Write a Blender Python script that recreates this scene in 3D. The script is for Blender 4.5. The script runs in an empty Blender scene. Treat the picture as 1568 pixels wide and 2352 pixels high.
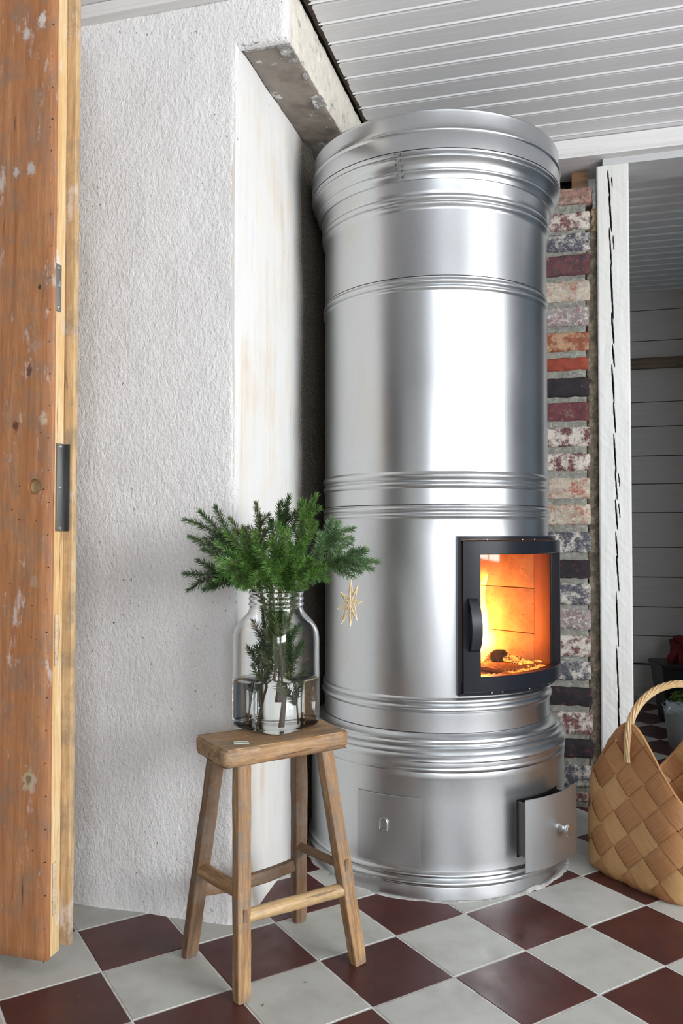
import bpy, bmesh, math, random
from mathutils import Vector, Matrix, noise
random.seed(7)
PI = math.pi
R = math.radians
S = bpy.context.scene
COL = S.collection

# ------------------------------------------------------------------ camera
CAMH = 0.8988
cam_d = bpy.data.cameras.new('camera')
cam_d.sensor_fit = 'HORIZONTAL'; cam_d.sensor_width = 36.0
cam_d.lens = 36.0 * 1868.0 / 1568.0
cam_d.clip_start = 0.02
cam = bpy.data.objects.new('camera', cam_d); COL.objects.link(cam)
cam.location = (0, 0, CAMH); cam.rotation_euler = (R(90 + 1.53), 0, 0)
S.camera = cam

# ------------------------------------------------------------------ room frame: r along the walls, d into depth
RX, RY = 0.9636, -0.2672
DX, DY = 0.2672, 0.9636
RANG = math.atan2(RY, RX)
def W(s, t, z=0.0):
    return Vector((s * RX + t * DX, s * RY + t * DY, z))

# ------------------------------------------------------------------ light
world = bpy.data.worlds.new('world'); S.world = world; world.use_nodes = True
bg = world.node_tree.nodes['Background']
bg.inputs[0].default_value = (0.80, 0.88, 1.0, 1); bg.inputs[1].default_value = 1.0
def area(name, s, t, z, w, h, direction, power, color):
    l = bpy.data.lights.new(name, 'AREA'); l.shape = 'RECTANGLE'; l.size = w; l.size_y = h
    l.energy = power; l.color = color
    o = bpy.data.objects.new(name, l); COL.objects.link(o)
    o.location = W(s, t, z)
    dv = W(direction[0], direction[1], 0)
    dv.z = direction[2]
    o.rotation_euler = dv.to_track_quat('-Z', 'Y').to_euler()
    return o
area('daylight_right', 2.66, 0.05, 1.33, 2.3, 1.30, (-1, 0, -0.0), 88, (.985, 0.99, 1.0))
area('daylight_back', 1.38, -2.66, 1.35, 1.7, 1.50, (0, 1, -0.0), 45, (0.90, 0.95, 1.0))
S.view_settings.view_transform = 'Standard'; S.view_settings.look = 'None'
S.view_settings.gamma = 1.0; S.view_settings.use_curve_mapping = False
S.view_settings.exposure = 0.76

# ------------------------------------------------------------------ helpers: objects
def link(name, me, mat=None, parent=None):
    o = bpy.data.objects.new(name, me); COL.objects.link(o)
    if mat is not None and len(me.materials) == 0:
        me.materials.append(mat)
    if parent is not None: o.parent = parent
    return o
def mesh(name, vs, fs, mat=None, parent=None, smooth=False, angle=None):
    me = bpy.data.meshes.new(name); me.from_pydata([tuple(v) for v in vs], [], fs); me.update()
    bm = bmesh.new(); bm.from_mesh(me); bmesh.ops.recalc_face_normals(bm, faces=bm.faces); bm.to_mesh(me); bm.free()
    if smooth: me.shade_smooth()
    if angle: me.shade_smooth(); me.set_sharp_from_angle(angle=R(angle))
    return link(name, me, mat, parent)
def from_bm(name, bm, mat=None, parent=None, smooth=False, angle=None):
    me = bpy.data.meshes.new(name); bm.to_mesh(me); bm.free()
    if smooth: me.shade_smooth()
    if angle: me.shade_smooth(); me.set_sharp_from_angle(angle=R(angle))
    return link(name, me, mat, parent)
def empty(name, loc, rz=0.0):
    o = bpy.data.objects.new(name, None); COL.objects.link(o); o.location = loc; o.rotation_euler = (0, 0, rz)
    o.empty_display_size = 0.05
    return o
def tag(o, label=None, cat=None, group=None, kind=None):
    if label: o['label'] = label
    if cat: o['category'] = cat
    if group: o['group'] = group
    if kind: o['kind'] = kind
    return o
def box_bm(sx, sy, sz, bevel=0.0, segs=2, bm=None, M=None):
    b = bmesh.new(); bmesh.ops.create_cube(b, size=1.0)
    bmesh.ops.scale(b, vec=(sx, sy, sz), verts=b.verts)
    if bevel: bmesh.ops.bevel(b, geom=b.edges[:], offset=bevel, segments=segs, affect='EDGES', profile=0.5)
    if M is not None: bmesh.ops.transform(b, matrix=M, verts=b.verts)
    if bm is None: return b
    me = bpy.data.meshes.new('t'); b.to_mesh(me); b.free(); bm.from_mesh(me); bpy.data.meshes.remove(me)
    return bm
def rf_box(name, s0, s1, t0, t1, z0, z1, mat, parent=None, bevel=0.0, loc_parent=False):
    """box with its axes along the room frame"""
    b = box_bm(s1 - s0, t1 - t0, z1 - z0, bevel)
    o = from_bm(name, b, mat, parent, angle=40 if bevel else None)
    o.location = W((s0 + s1) / 2, (t0 + t1) / 2, (z0 + z1) / 2); o.rotation_euler = (0, 0, RANG)
    return o
def fbm(p, o=3):
    v = 0.0; a = 1.0; q = Vector(p)
    for _ in range(o):
        v += a * noise.noise(q); q = q * 2.1 + Vector((3.1, 1.7, 5.3)); a *= 0.5
    return v
def rough_box(name, sx, sy, sz, cuts, amp, mat, parent=None, freq=30.0, seed=0, rnd=0.004, smooth=True, sx_n=None):
    """box subdivided and pushed about by noise: brick, mortar, stone"""
    nx, ny, nz = cuts
    vs = {}; V = []; F = []
    def vid(i, j, k):
        key = (i, j, k)
        if key not in vs:
            x = (i / nx - .5) * sx; y = (j / ny - .5) * sy; z = (k / nz - .5) * sz
            # rounded corners
            n = ((i in (0, nx)) + (j in (0, ny)) + (k in (0, nz)))
            p = Vector((x, y, z))
            if n >= 2:
                q = Vector((rnd * (1 if x > 0 else -1) if i in (0, nx) else 0, rnd * (1 if y > 0 else -1) if j in (0, ny) else 0, rnd * (1 if z > 0 else -1) if k in (0, nz) else 0))
                p -= q * (0.6 if n == 2 else 0.8)
            f = freq; s = Vector((seed * 3.7, seed * 1.3, seed * 2.9))
            dx = fbm(p * f + s); dy = fbm(p * f + s + Vector((9, 0, 0))); dz = fbm(p * f + s + Vector((0, 9, 0)))
            p += Vector((dx, dy, dz)) * amp
            vs[key] = len(V); V.append(p)
        return vs[key]
    for i in range(nx):
        for j in range(ny):
            for k in (0, nz): F.append([vid(i, j, k), vid(i + 1, j, k), vid(i + 1, j + 1, k), vid(i, j + 1, k)])
    for i in range(nx):
        for k in range(nz):
            for j in (0, ny): F.append([vid(i, j, k), vid(i + 1, j, k), vid(i + 1, j, k + 1), vid(i, j, k + 1)])
    for j in range(ny):
        for k in range(nz):
            for i in (0, nx): F.append([vid(i, j, k), vid(i, j + 1, k), vid(i, j + 1, k + 1), vid(i, j, k + 1)])
    o = mesh(name, V, F, mat, parent, smooth=False)
    if smooth: o.data.shade_smooth(); o.data.set_sharp_from_angle(angle=R(60))
    return o
def tube_geo(pts, rad, n=8, caps=True, V=None, F=None, squash=1.0):
    V = [] if V is None else V; F = [] if F is None else F
    pts = [Vector(p) for p in pts]
    m = len(pts); rs = rad if isinstance(rad, (list, tuple)) else [rad] * m
    t0 = (pts[1] - pts[0]).normalized()
    up = Vector((0, 0, 1)) if abs(t0.z) < .9 else Vector((1, 0, 0))
    nrm = t0.cross(up).normalized()
    base = len(V)
    for i, p in enumerate(pts):
        t = (pts[min(i + 1, m - 1)] - pts[max(i - 1, 0)]).normalized()
        nrm = (nrm - t * nrm.dot(t)).normalized(); b = t.cross(nrm)
        for k in range(n):
            a = 2 * PI * k / n
            V.append(p + (nrm * math.cos(a) + b * math.sin(a) * squash) * rs[i])
    for i in range(m - 1):
        for k in range(n):
            a = base + i * n + k; b_ = base + i * n + (k + 1) % n
            F.append([a, b_, b_ + n, a + n])
    if caps:
        F.append([base + k for k in range(n)][::-1]); F.append([base + (m - 1) * n + k for k in range(n)])
    return V, F
def tube(name, pts, rad, mat, parent=None, n=8, squash=1.0):
    V, F = tube_geo(pts, rad, n, squash=squash)
    return mesh(name, V, F, mat, parent, angle=50)
def lathe(name, prof, mat, parent=None, seg=128, phi0=None, phi1=None, skip=None, close=False, angle=35):
    """profile (radius, z); azimuth phi measured from local -Y towards +X, degrees"""
    V = []; F = []; n = len(prof)
    full = phi0 is None
    ang = [(-180 + 360.0 * k / seg) for k in range(seg)] if full else [phi0 + (phi1 - phi0) * k / seg for k in range(seg + 1)]
    for a in ang:
        for r, z in prof: V.append((r * math.sin(R(a)), -r * math.cos(R(a)), z))
    m = len(ang); last = m if full else m - 1
    for k in range(last):
        k2 = (k + 1) % m; am = ang[k] + (180.0 / seg if full else (phi1 - phi0) / seg / 2)
        rng = range(n) if close else range(n - 1)
        for i in rng:
            i2 = (i + 1) % n
            if skip and skip(am, (prof[i][1] + prof[i2][1]) / 2): continue
            F.append([k * n + i, k2 * n + i, k2 * n + i2, k * n + i2])
    if not full and close:
        F.append([i for i in range(n)]); F.append([(m - 1) * n + i for i in range(n)])
    return mesh(name, V, F, mat, parent, angle=angle)
def stick(name, p0, p1, sx, sy, mat, parent=None, face=0.0, bevel=0.004, bow=0.0, nseg=10, amp=0.0008, taper=1.0, roundness=None, seed=0):
    """bar whose local Z runs from p0 to p1, so that the grain follows it; face = world angle of its local X"""
    p0 = Vector(p0); p1 = Vector(p1); L = (p1 - p0).length; zax = (p1 - p0).normalized()
    xw = Vector((math.cos(face), math.sin(face), 0)); xax = (xw - zax * xw.dot(zax)).normalized(); yax = zax.cross(xax)
    if roundness: 
        sec = [(math.cos(2 * PI * k / 16) * sx / 2, math.sin(2 * PI * k / 16) * sy / 2) for k in range(16)]
    else:
        c = bevel; a, b = sx / 2, sy / 2
        sec = [(a, -b + c), (a, b - c), (a - c * .3, b - c * .3), (a - c, b), (-a + c, b), (-a + c * .3, b - c * .3), (-a, b - c), (-a, -b + c), (-a + c * .3, -b + c * .3), (-a + c, -b), (a - c, -b), (a - c * .3, -b + c * .3)]
    V = []; F = []; n = len(sec)
    for i in range(nseg + 1):
        f = i / nseg; k = taper + (1 - taper) * f
        e = 0.90 if i in (0, nseg) else 1.0
        zz = f * L
        for (x, y) in sec:
            d = fbm(Vector((x * 40, y * 40, zz * 14 + seed * 7))) * amp
            q = 1 + d / max(sx, sy) * 2
            V.append((x * k * e * q, y * k * e * q + bow * math.sin(PI * f), zz))
        if i == 0: pass
    for i in range(nseg):
        for k in range(n):
            F.append([i * n + k, i * n + (k + 1) % n, (i + 1) * n + (k + 1) % n, (i + 1) * n + k])
    F.append(list(range(n))[::-1]); F.append([nseg * n + k for k in range(n)])
    o = mesh(name, V, F, mat, parent, angle=35)
    M = Matrix((xax, yax, zax)).transposed().to_4x4(); M.translation = p0
    o.matrix_basis = M
    return o

# ------------------------------------------------------------------ helpers: materials
class NT:
    def __init__(s, name):
        s.m = bpy.data.materials.new(name); s.m.use_nodes = True
        s.t = s.m.node_tree; s.b = s.t.nodes['Principled BSDF']; s.out = s.t.nodes['Material Output']
    def n(s, ty, **kw):
        x = s.t.nodes.new(ty)
        for k, v in kw.items():
            if k.startswith('_'): setattr(x, k[1:], v)
            else: x.inputs[k.replace('_', ' ')].default_value = v
        return x
    def l(s, a, b): s.t.links.new(a, b)
    def coord(s, kind='Object', scale=(1, 1, 1), rot=(0, 0, 0), loc=(0, 0, 0)):
        c = s.n('ShaderNodeTexCoord'); m = s.n('ShaderNodeMapping')
        m.inputs['Scale'].default_value = scale; m.inputs['Rotation'].default_value = rot; m.inputs['Location'].default_value = loc
        s.l(c.outputs[kind], m.inputs['Vector']); return m.outputs['Vector']
    def noise(s, v, scale, detail=4, rough=.55, dist=0.0):
        x = s.n('ShaderNodeTexNoise', Scale=scale, Detail=detail, Roughness=rough, Distortion=dist); s.l(v, x.inputs['Vector']); return x.outputs['Fac']
    def ramp(s, fac, stops, interp='LINEAR'):
        x = s.n('ShaderNodeValToRGB'); r = x.color_ramp; r.interpolation = interp
        while len(r.elements) < len(stops): r.elements.new(.5)
        for e, (p, c) in zip(r.elements, stops):
            e.position = p; e.color = (c, c, c, 1) if isinstance(c, (int, float)) else (*c, 1)
        s.l(fac, x.inputs['Fac']); return x.outputs['Color']
    def mix(s, fac, a, b, mode='MIX'):
        x = s.n('ShaderNodeMix', _data_type='RGBA', _blend_type=mode)
        for i, v in ((0, fac), (6, a), (7, b)):
            if isinstance(v, bpy.types.NodeSocket): s.l(v, x.inputs[i])
            elif isinstance(v, tuple): x.inputs[i].default_value = (*v, 1)
            else: x.inputs[i].default_value = v
        return x.outputs[2]
    def math(s, op, a, b=0.0, c=0.0):
        x = s.n('ShaderNodeMath', _operation=op)
        for i, v in enumerate((a, b, c)):
            if isinstance(v, bpy.types.NodeSocket): s.l(v, x.inputs[i])
            else: x.inputs[i].default_value = v
        return x.outputs[0]
    def bump(s, h, strength=.3, dist=.002, prev=None):
        x = s.n('ShaderNodeBump', Strength=strength, Distance=dist); s.l(h, x.inputs['Height'])
        if prev is not None: s.l(prev, x.inputs['Normal'])
        return x.outputs['Normal']
    def sep(s, v):
        x = s.n('ShaderNodeSeparateXYZ'); s.l(v, x.inputs[0]); return x.outputs
    def set(s, **kw):
        for k, v in kw.items():
            i = s.b.inputs[k.replace('_', ' ')]
            if isinstance(v, bpy.types.NodeSocket): s.l(v, i)
            elif isinstance(v, tuple): i.default_value = (*v, 1)
            else: i.default_value = v
        return s.m
def plain(name, col, rough=.5, metal=0.0, **kw):
    t = NT(name); return t.set(Base_Color=col, Roughness=rough, Metallic=metal, **kw)

def m_plaster():
    t = NT('rough_white_plaster'); v = t.coord()
    big = t.noise(v, 2.2, 3); fine = t.noise(t.coord(scale=(1, 1, .8), rot=(0, .5, 0)), 190, 4, .6); mid = t.noise(t.coord(scale=(1.2, 1, .75), rot=(0, .6, 0)), 85, 4, .6)
    col = t.ramp(big, [(0.3, (.80, .79, .785)), (.6, (.84, .835, .83)), (.8, (.845, .84, .83))])
    hole = t.ramp(t.noise(t.coord(scale=(1.3, 1, .8), rot=(0, .5, 0)), 85, 3, .7), [(.31, 1.0), (.35, 0.0)])
    area_ = t.ramp(t.noise(v, 4, 4, .7), [(.44, 0.05), (.58, 1.0)])
    col = t.mix(t.math('MULTIPLY', hole, area_), col, (.16, .155, .15))
    streak = t.ramp(t.noise(t.coord(scale=(3, 3, 1.2)), 3.2, 5, .7), [(.58, 0.0), (.76, .16)])
    col = t.mix(streak, col, (.55, .54, .53))
    h = t.math('ADD', t.math('MULTIPLY', mid, 1.0), t.math('MULTIPLY', fine, .5))
    return t.set(Base_Color=col, Roughness=.92, Normal=t.bump(h, .85, .0045), Specular_IOR_Level=.25)
def m_jamb():
    t = NT('mottled_jamb_plaster'); v = t.coord(); x, y, z = t.sep(v)
    st = t.noise(t.coord(scale=(9, 9, 1.0)), 2.0, 5, .6)
    col = t.ramp(st, [(.28, (.62, .62, .60)), (.42, (.80, .80, .79)), (.55, (.79, .75, .67)), (.68, (.72, .61, .52)), (.8, (.78, .78, .76))])
    pale = t.ramp(t.noise(v, 6, 4), [(.4, 0.0), (.6, .75)])
    col = t.mix(pale, col, (.80, .80, .79))
    sp = t.ramp(t.noise(v, 60, 3, .7), [(.245, 1.0), (.28, 0.0)])
    col = t.mix(sp, col, (.25, .22, .19))
    # unpainted cement render deeper in the recess, shade beside the stove painted in (local x = depth)
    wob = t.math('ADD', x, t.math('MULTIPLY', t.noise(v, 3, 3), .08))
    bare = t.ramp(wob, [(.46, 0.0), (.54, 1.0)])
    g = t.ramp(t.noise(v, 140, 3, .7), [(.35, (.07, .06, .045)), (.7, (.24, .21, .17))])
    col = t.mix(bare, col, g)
    h = t.math('ADD', t.noise(v, 35, 5), t.math('MULTIPLY', t.noise(v, 180, 3), .35))
    return t.set(Base_Color=col, Roughness=.85, Normal=t.bump(h, .35, .003), Specular_IOR_Level=.3)
def m_soffit():
    t = NT('bare_concrete_soffit'); v = t.coord()
    col = t.ramp(t.noise(v, 9, 6, .6), [(.3, (.20, .17, .145)), (.5, (.33, .285, .24)), (.7, (.28, .26, .24))])
    dot = t.ramp(t.noise(v, 90, 3), [(.27, 1.0), (.33, 0.0)])
    col = t.mix(dot, col, (.13, .11, .09))
    w = t.ramp(t.noise(t.coord(loc=(.4, .2, 0)), 13, 6, .65), [(.60, 0.0), (.63, 1.0)])
    col = t.mix(w, col, t.ramp(t.noise(v, 160, 4), [(.35, (.35, .34, .33)), (.55, (.74, .73, .71))]))
    return t.set(Base_Color=col, Roughness=.9, Normal=t.bump(t.noise(v, 110, 5), .4, .004))
def m_beamface():
    t = NT('scraped_cream_paint'); v = t.coord()
    col = t.ramp(t.noise(t.coord(scale=(1, 3, 3)), 9, 6, .7), [(.33, (.30, .29, .27)), (.42, (.70, .66, .57)), (.6, (.80, .76, .67)), (.8, (.84, .82, .77))])
    return t.set(Base_Color=col, Roughness=.8, Normal=t.bump(t.noise(v, 60, 6), .6, .006))
def m_whitewood(name, c0, c1, grain=1.0, axis='x', rough=.5):
    t = NT(name); sc = {'x': (1.2, 30, 30), 'z': (30, 30, 1.2)}[axis]; v = t.coord(scale=sc)
    g = t.noise(v, 3.2, 6, .65, .3)
    col = t.ramp(g, [(.3, c0), (.65, c1)])
    return t.set(Base_Color=col, Roughness=rough, Normal=t.bump(g, .25 * grain, .0015))
def m_wood(name, dark, mid, light, axis='z', scale=1.0, rough=.6, grey=0.0, white=0.0, spots=()):
    t = NT(name)
    sc = {'x': (1.6, 22, 22), 'z': (22, 22, 1.6)}[axis]
    sc = tuple(q * scale for q in sc)
    v = t.coord(scale=sc); vo = t.coord()
    g = t.noise(v, 2.2, 7, .62, .6); fine = t.noise(t.coord(scale=tuple(q * 4 for q in sc)), 3, 4, .7)
    col = t.ramp(g, [(.28, dark), (.46, mid), (.68, light)])
    col = t.mix(t.ramp(fine, [(.35, .55), (.6, 0.0)]), col, dark)
    if grey:
        col = t.mix(t.ramp(t.noise(vo, 13, 6, .7), [(.47, 0.0), (.62, grey)]), col, (.20, .17, .14))
    crack = t.ramp(t.noise(t.coord(scale=tuple(q * 1.6 for q in sc)), 2.7, 3, .5), [(.29, 1.0), (.345, 0.0)])
    col = t.mix(t.math('MULTIPLY', crack, .75), col, tuple(q * .3 for q in dark))
    if white:
        w = t.ramp(t.noise(t.coord(scale=(1, 1, .35) if axis == 'z' else (.35, 1, 1)), 17, 7, .72), [(.57, 0.0), (.64, white)])
        col = t.mix(w, col, (.74, .70, .66))
    for (sx, sz, rr, cc) in spots:
        q = t.sep(vo)
        dx = t.math('MULTIPLY', t.math('SUBTRACT', q[0], sx), 1.0 / rr); dz = t.math('MULTIPLY', t.math('SUBTRACT', q[2], sz), .62 / rr)
        dd = t.math('SQRT', t.math('ADD', t.math('MULTIPLY', dx, dx), t.math('MULTIPLY', dz, dz)))
        dd = t.math('ADD', dd, t.math('MULTIPLY', t.math('SUBTRACT', t.noise(vo, 75, 5, .7), .5), 3.2))
        ms = t.ramp(dd, [(.55, .85), (1.1, 0.0)])
        col = t.mix(ms, col, cc)
    h = t.math('ADD', t.math('MULTIPLY', g, 1.0), t.math('MULTIPLY', crack, -1.2))
    return t.set(Base_Color=col, Roughness=rough, Normal=t.bump(h, .45, .002))
def m_galv(name='galvanised_steel', base=(.62, .635, .65), r0=.27, r1=.36):
    t = NT(name); v = t.coord()
    n1 = t.noise(t.coord(scale=(1, 1, .6)), 4, 3, .5); n2 = t.noise(v, 420, 2, .6)
    vor = t.n('ShaderNodeTexVoronoi', Scale=120.0); t.l(v, vor.inputs['Vector'])
    rg = t.ramp(n1, [(.3, r0), (.7, r1)])
    col = t.mix(t.ramp(t.noise(t.coord(scale=(1, 1, .5)), 3, 3, .5), [(.35, 0.0), (.75, .4)]), base, tuple(c * .88 for c in base))
    col = t.mix(t.math('MULTIPLY', vor.outputs['Distance'], .25), col, tuple(c * .8 for c in base))
    return t.set(Base_Color=col, Metallic=1.0, Roughness=rg, Normal=t.bump(n2, .05, .0005))
def m_tile(name, cols, rough=.38):
    t = NT(name); v = t.coord()
    oi = t.n('ShaderNodeObjectInfo')
    off = t.n('ShaderNodeVectorMath', _operation='ADD'); t.l(v, off.inputs[0])
    cx = t.n('ShaderNodeCombineXYZ'); t.l(t.math('MULTIPLY', oi.outputs['Random'], 40.0), cx.inputs[0]); t.l(cx.outputs[0], off.inputs[1])
    q = off.outputs[0]
    n1 = t.noise(q, 9, 6, .62); col = t.ramp(n1, [(.3, cols[0]), (.5, cols[1]), (.72, cols[2])])
    col = t.mix(t.math('MULTIPLY', oi.outputs['Random'], .45), col, cols[3])
    st_ = t.ramp(t.noise(q, 5, 6, .7), [(.5, 0.0), (.68, .45)]); col = t.mix(st_, col, tuple(c * .68 for c in cols[3]))
    sp = t.ramp(t.noise(q, 190, 2, .6), [(.73, 0.0), (.78, .5)])
    col = t.mix(sp, col, (.62, .56, .50))
    dk = t.ramp(t.noise(q, 120, 3, .6), [(.24, .5), (.3, 0.0)])
    col = t.mix(dk, col, tuple(c * .4 for c in cols[0]))
    rg = t.ramp(t.noise(q, 14, 5), [(.3, rough - .08), (.7, rough + .14)])
    return t.set(Base_Color=col, Roughness=rg, Normal=t.bump(n1, .12, .002), Specular_IOR_Level=.45)
def m_brick(name, body, patches, seed):
    t = NT(name); oi = t.n('ShaderNodeObjectInfo'); cx = t.n('ShaderNodeCombineXYZ')
    for q_ in (0, 2): t.l(t.math('MULTIPLY', oi.outputs['Random'], 17.0 + q_), cx.inputs[q_])
    def shifted(vec):
        ad = t.n('ShaderNodeVectorMath', _operation='ADD'); t.l(vec, ad.inputs[0]); t.l(cx.outputs[0], ad.inputs[1]); return ad.outputs[0]
    v = shifted(t.coord(loc=(seed * 1.7, seed * .9, seed * 2.3)))
    col = t.ramp(t.noise(v, 30, 5, .6), [(.35, tuple(c * .65 for c in body)), (.6, body)])
    for (c, thr, sc, so) in patches:
        vv = shifted(t.coord(loc=(so + seed, so * 2 + seed * .3, so)))
        f = t.ramp(t.noise(vv, sc, 7, .74), [(thr - .02, 0.0), (thr + .09, .92)])
        col = t.mix(f, col, c)
    col = t.mix(t.ramp(t.noise(v, 180, 3), [(.28, .75), (.36, 0.0)]), col, (.09, .07, .065))
    h = t.math('ADD', t.noise(v, 55, 5, .6), t.math('MULTIPLY', t.noise(v, 220, 3), .4))
    return t.set(Base_Color=col, Roughness=.88, Normal=t.bump(h, .7, .004))

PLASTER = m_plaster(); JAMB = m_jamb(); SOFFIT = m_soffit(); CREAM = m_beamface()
CEIL = m_whitewood('painted_ceiling_board', (.74, .74, .75), (.84, .84, .845), .5)
CORN = m_whitewood('white_trim_paint', (.70, .69, .68), (.78, .77, .755), .4)
POSTM = m_whitewood('white_painted_post', (.66, .66, .63), (.76, .76, .73), .9, 'z')
FARB = m_whitewood('grey_white_plank', (.46, .45, .42), (.53, .52, .485), .6)
WALLM = plain('white_wall_paint', (.72, .71, .69), .85)
GALV = m_galv()
GALV2 = m_galv('dull_steel_plate', (.56, .575, .59), .34, .44)
CREAMT = m_tile('pale_cement_tile', [(.43, .43, .40), (.52, .53, .50), (.58, .585, .56), (.50, .49, .44)], .42)
DARKT = m_tile('oxblood_cement_tile', [(.060, .020, .018), (.085, .024, .020), (.115, .032, .026), (.070, .026, .026)], .36)

# ------------------------------------------------------------------ floor
def m_grout():
    t = NT('grey_grout'); v = t.coord()
    col = t.ramp(t.noise(v, 45, 5), [(.3, (.46, .45, .43)), (.6, (.70, .70, .68))])
    return t.set(Base_Color=col, Roughness=.9, Normal=t.bump(t.noise(v, 150, 4), .4, .002))
def m_underfloor():
    t = NT('tile_floor_beyond_view'); v = t.coord(scale=(5, 5, 5))
    ch = t.n('ShaderNodeTexChecker', Scale=1.0); t.l(v, ch.inputs['Vector'])
    ch.inputs['Color1'].default_value = (.09, .026, .022, 1); ch.inputs['Color2'].default_value = (.52, .53, .50, 1)
    return t.set(Base_Color=ch.outputs['Color'], Roughness=.45)
TILE = 0.2
TH = R(32.05); OX, OY = -0.4922, 1.6948
tc, tsn = math.cos(TH), math.sin(TH)
def grid(i, j):        # i = row (towards the camera), j = column (to the right)
    return (OX + TILE * (j * tc + i * tsn), OY + TILE * (j * tsn - i * tc))
GROUT = m_grout()
floor = empty('floor', (0, 0, 0)); tag(floor, 'diagonal checkerboard of pale grey and oxblood cement tiles', None, None, 'structure')
bed = mesh('grout_bed', [tuple(W(s, t, z)) for z in (-.06, -.0012) for s, t in ((-1.7, -2.8), (2.8, -2.8), (2.8, 4.9), (-1.7, 4.9))],
           [[0, 1, 2, 3], [4, 5, 6, 7], [0, 1, 5, 4], [1, 2, 6, 5], [2, 3, 7, 6], [3, 0, 4, 7]], GROUT, floor)
def tile_bm(seed):
    rnd = random.Random(seed)
    h = TILE / 2 - 0.0016
    b = bmesh.new(); bmesh.ops.create_cube(b, size=1.0)
    bmesh.ops.scale(b, vec=(2 * h, 2 * h, .012), verts=b.verts)
    top = [e for e in b.edges if all(v.co.z > 0 for v in e.verts)]
    bmesh.ops.bevel(b, geom=top, offset=.0016, segments=1, affect='EDGES')
    for v in b.verts:
        v.co.x += rnd.uniform(-.0005, .0005); v.co.y += rnd.uniform(-.0005, .0005)
    return b
tmesh = {}
for parity in (0, 1):
    for k in range(4):
        me = bpy.data.meshes.new('tile'); b = tile_bm(parity * 10 + k); b.to_mesh(me); b.free()
        me.materials.append(DARKT if parity else CREAMT); tmesh[(parity, k)] = me
def in_view(x, y):
    if y < 1.2 or y > 5.0: return False
    u = 784 + 1868 * x / y; v = 1176 + 49 + 1868 * CAMH / y
    return -220 < u < 1800 and v < 2720
rt = random.Random(3); ntiles = 0
for i in range(-18, 6):
    for j in range(-4, 24):
        x, y = grid(i + .5, j + .5)
        if not in_view(x, y): continue
        s = x * RX + y * RY; t = x * DX + y * DY
        if s < -.80 and t > 1.86: continue
        if t > 2.92 and s < .1: continue
        if t > 4.75 or (t > 2.9 and s > 1.9): continue
        par = (i + j) % 2
        o = bpy.data.objects.new('tile', tmesh[(par, rt.randrange(4))]); COL.objects.link(o); o.parent = floor
        o.location = (x, y, -.006 + rt.uniform(-.0004, .0003)); o.rotation_euler = (rt.uniform(-.001, .001), rt.uniform(-.001, .001), TH + rt.choice((0, PI / 2, PI, -PI / 2)) + rt.uniform(-.003, .003))
        ntiles += 1
# the same checkerboard carries on behind the camera, too far off to be seen tile by tile
uf = mesh('tile_field', [(0, 0, 0), (1, 0, 0), (1, 1, 0), (0, 1, 0)], [[0, 1, 2, 3]], m_underfloor(), floor)
g0 = grid(6, -8); 
uf.data.vertices[0].co = (0, -TILE * 22, 0); uf.data.vertices[1].co = (TILE * 22, -TILE * 22, 0); uf.data.vertices[2].co = (TILE * 22, 0, 0); uf.data.vertices[3].co = (0, 0, 0)
uf.location = (g0[0], g0[1], -.0008); uf.rotation_euler = (0, 0, TH); uf['kind'] = 'stuff'

# ------------------------------------------------------------------ walls
def slab(name, origin_st, z0, z1, length, along, normal, thick, nu, nv, disp, mat, parent=None, extra=None):
    """upright slab: local x runs along the wall, local y is its outward normal, local z up; face displaced"""
    V = []; F = []
    for j in range(nv + 1):
        for i in range(nu + 1):
            x = length * i / nu; z = z0 + (z1 - z0) * j / nv
            V.append((x, disp(x, z), z))
    n = nu + 1
    for j in range(nv):
        for i in range(nu): F.append([j * n + i, j * n + i + 1, (j + 1) * n + i + 1, (j + 1) * n + i])
    b = len(V)
    ring = [i for i in range(nu + 1)] + [j * n + nu for j in range(1, nv + 1)] + [nv * n + i for i in range(nu - 1, -1, -1)] + [j * n for j in range(nv - 1, 0, -1)]
    for q in ring: V.append((V[q][0], -thick, V[q][2]))
    m = len(ring)
    for k in range(m): F.append([ring[k], ring[(k + 1) % m], b + (k + 1) % m, b + k])
    F.append([b + k for k in range(m)])
    me = bpy.data.meshes.new(name); me.from_pydata(V, [], F); me.update()
    bm = bmesh.new(); bm.from_mesh(me); bmesh.ops.recalc_face_normals(bm, faces=bm.faces); bm.to_mesh(me); bm.free()
    me.shade_smooth(); me.set_sharp_from_angle(angle=R(50))
    o = link(name, me, mat, parent)
    x = W(*along); y = W(*normal); M = Matrix((x, y, Vector((0, 0, 1)))).transposed().to_4x4(); M.translation = W(*origin_st)
    o.matrix_world = M
    return o
def d_front(x, z):
    d = .0035 * fbm((x * 5, z * 5, 1), 3) + .0007 * noise.noise(Vector((x * 45, z * 40, 3)))
    if z < .12: d += .010 * (1 - z / .12) ** 2 * (1 + noise.noise(Vector((x * 9, 0, 0))))
    e = .96 - x
    if e < .012 and z < 2.06: d -= .005 * (1 - max(e, 0) / .012) * (1 + .8 * noise.noise(Vector((0, z * 40, 2))))
    return d
wf = slab('wall_front', (-1.707, 1.765), -.01, 2.205, .96, (1, 0), (0, -1), .02, 170, 380, d_front, PLASTER)
wu = slab('wall_front_upper', (-.747, 1.765), 2.055, 2.205, .125, (1, 0), (0, -1), .02, 26, 27, lambda x, z: d_front(x + .96, z) - (.004 * max(0, 1 - (z - 2.055) / .012)) - (.006 * max(0, 1 - (.125 - x) / .012)), PLASTER)
tag(wu, 'white plaster face above the recess', None, None, 'structure')
tag(wf, 'rough white plastered chimney wall', None, None, 'structure')
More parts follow.
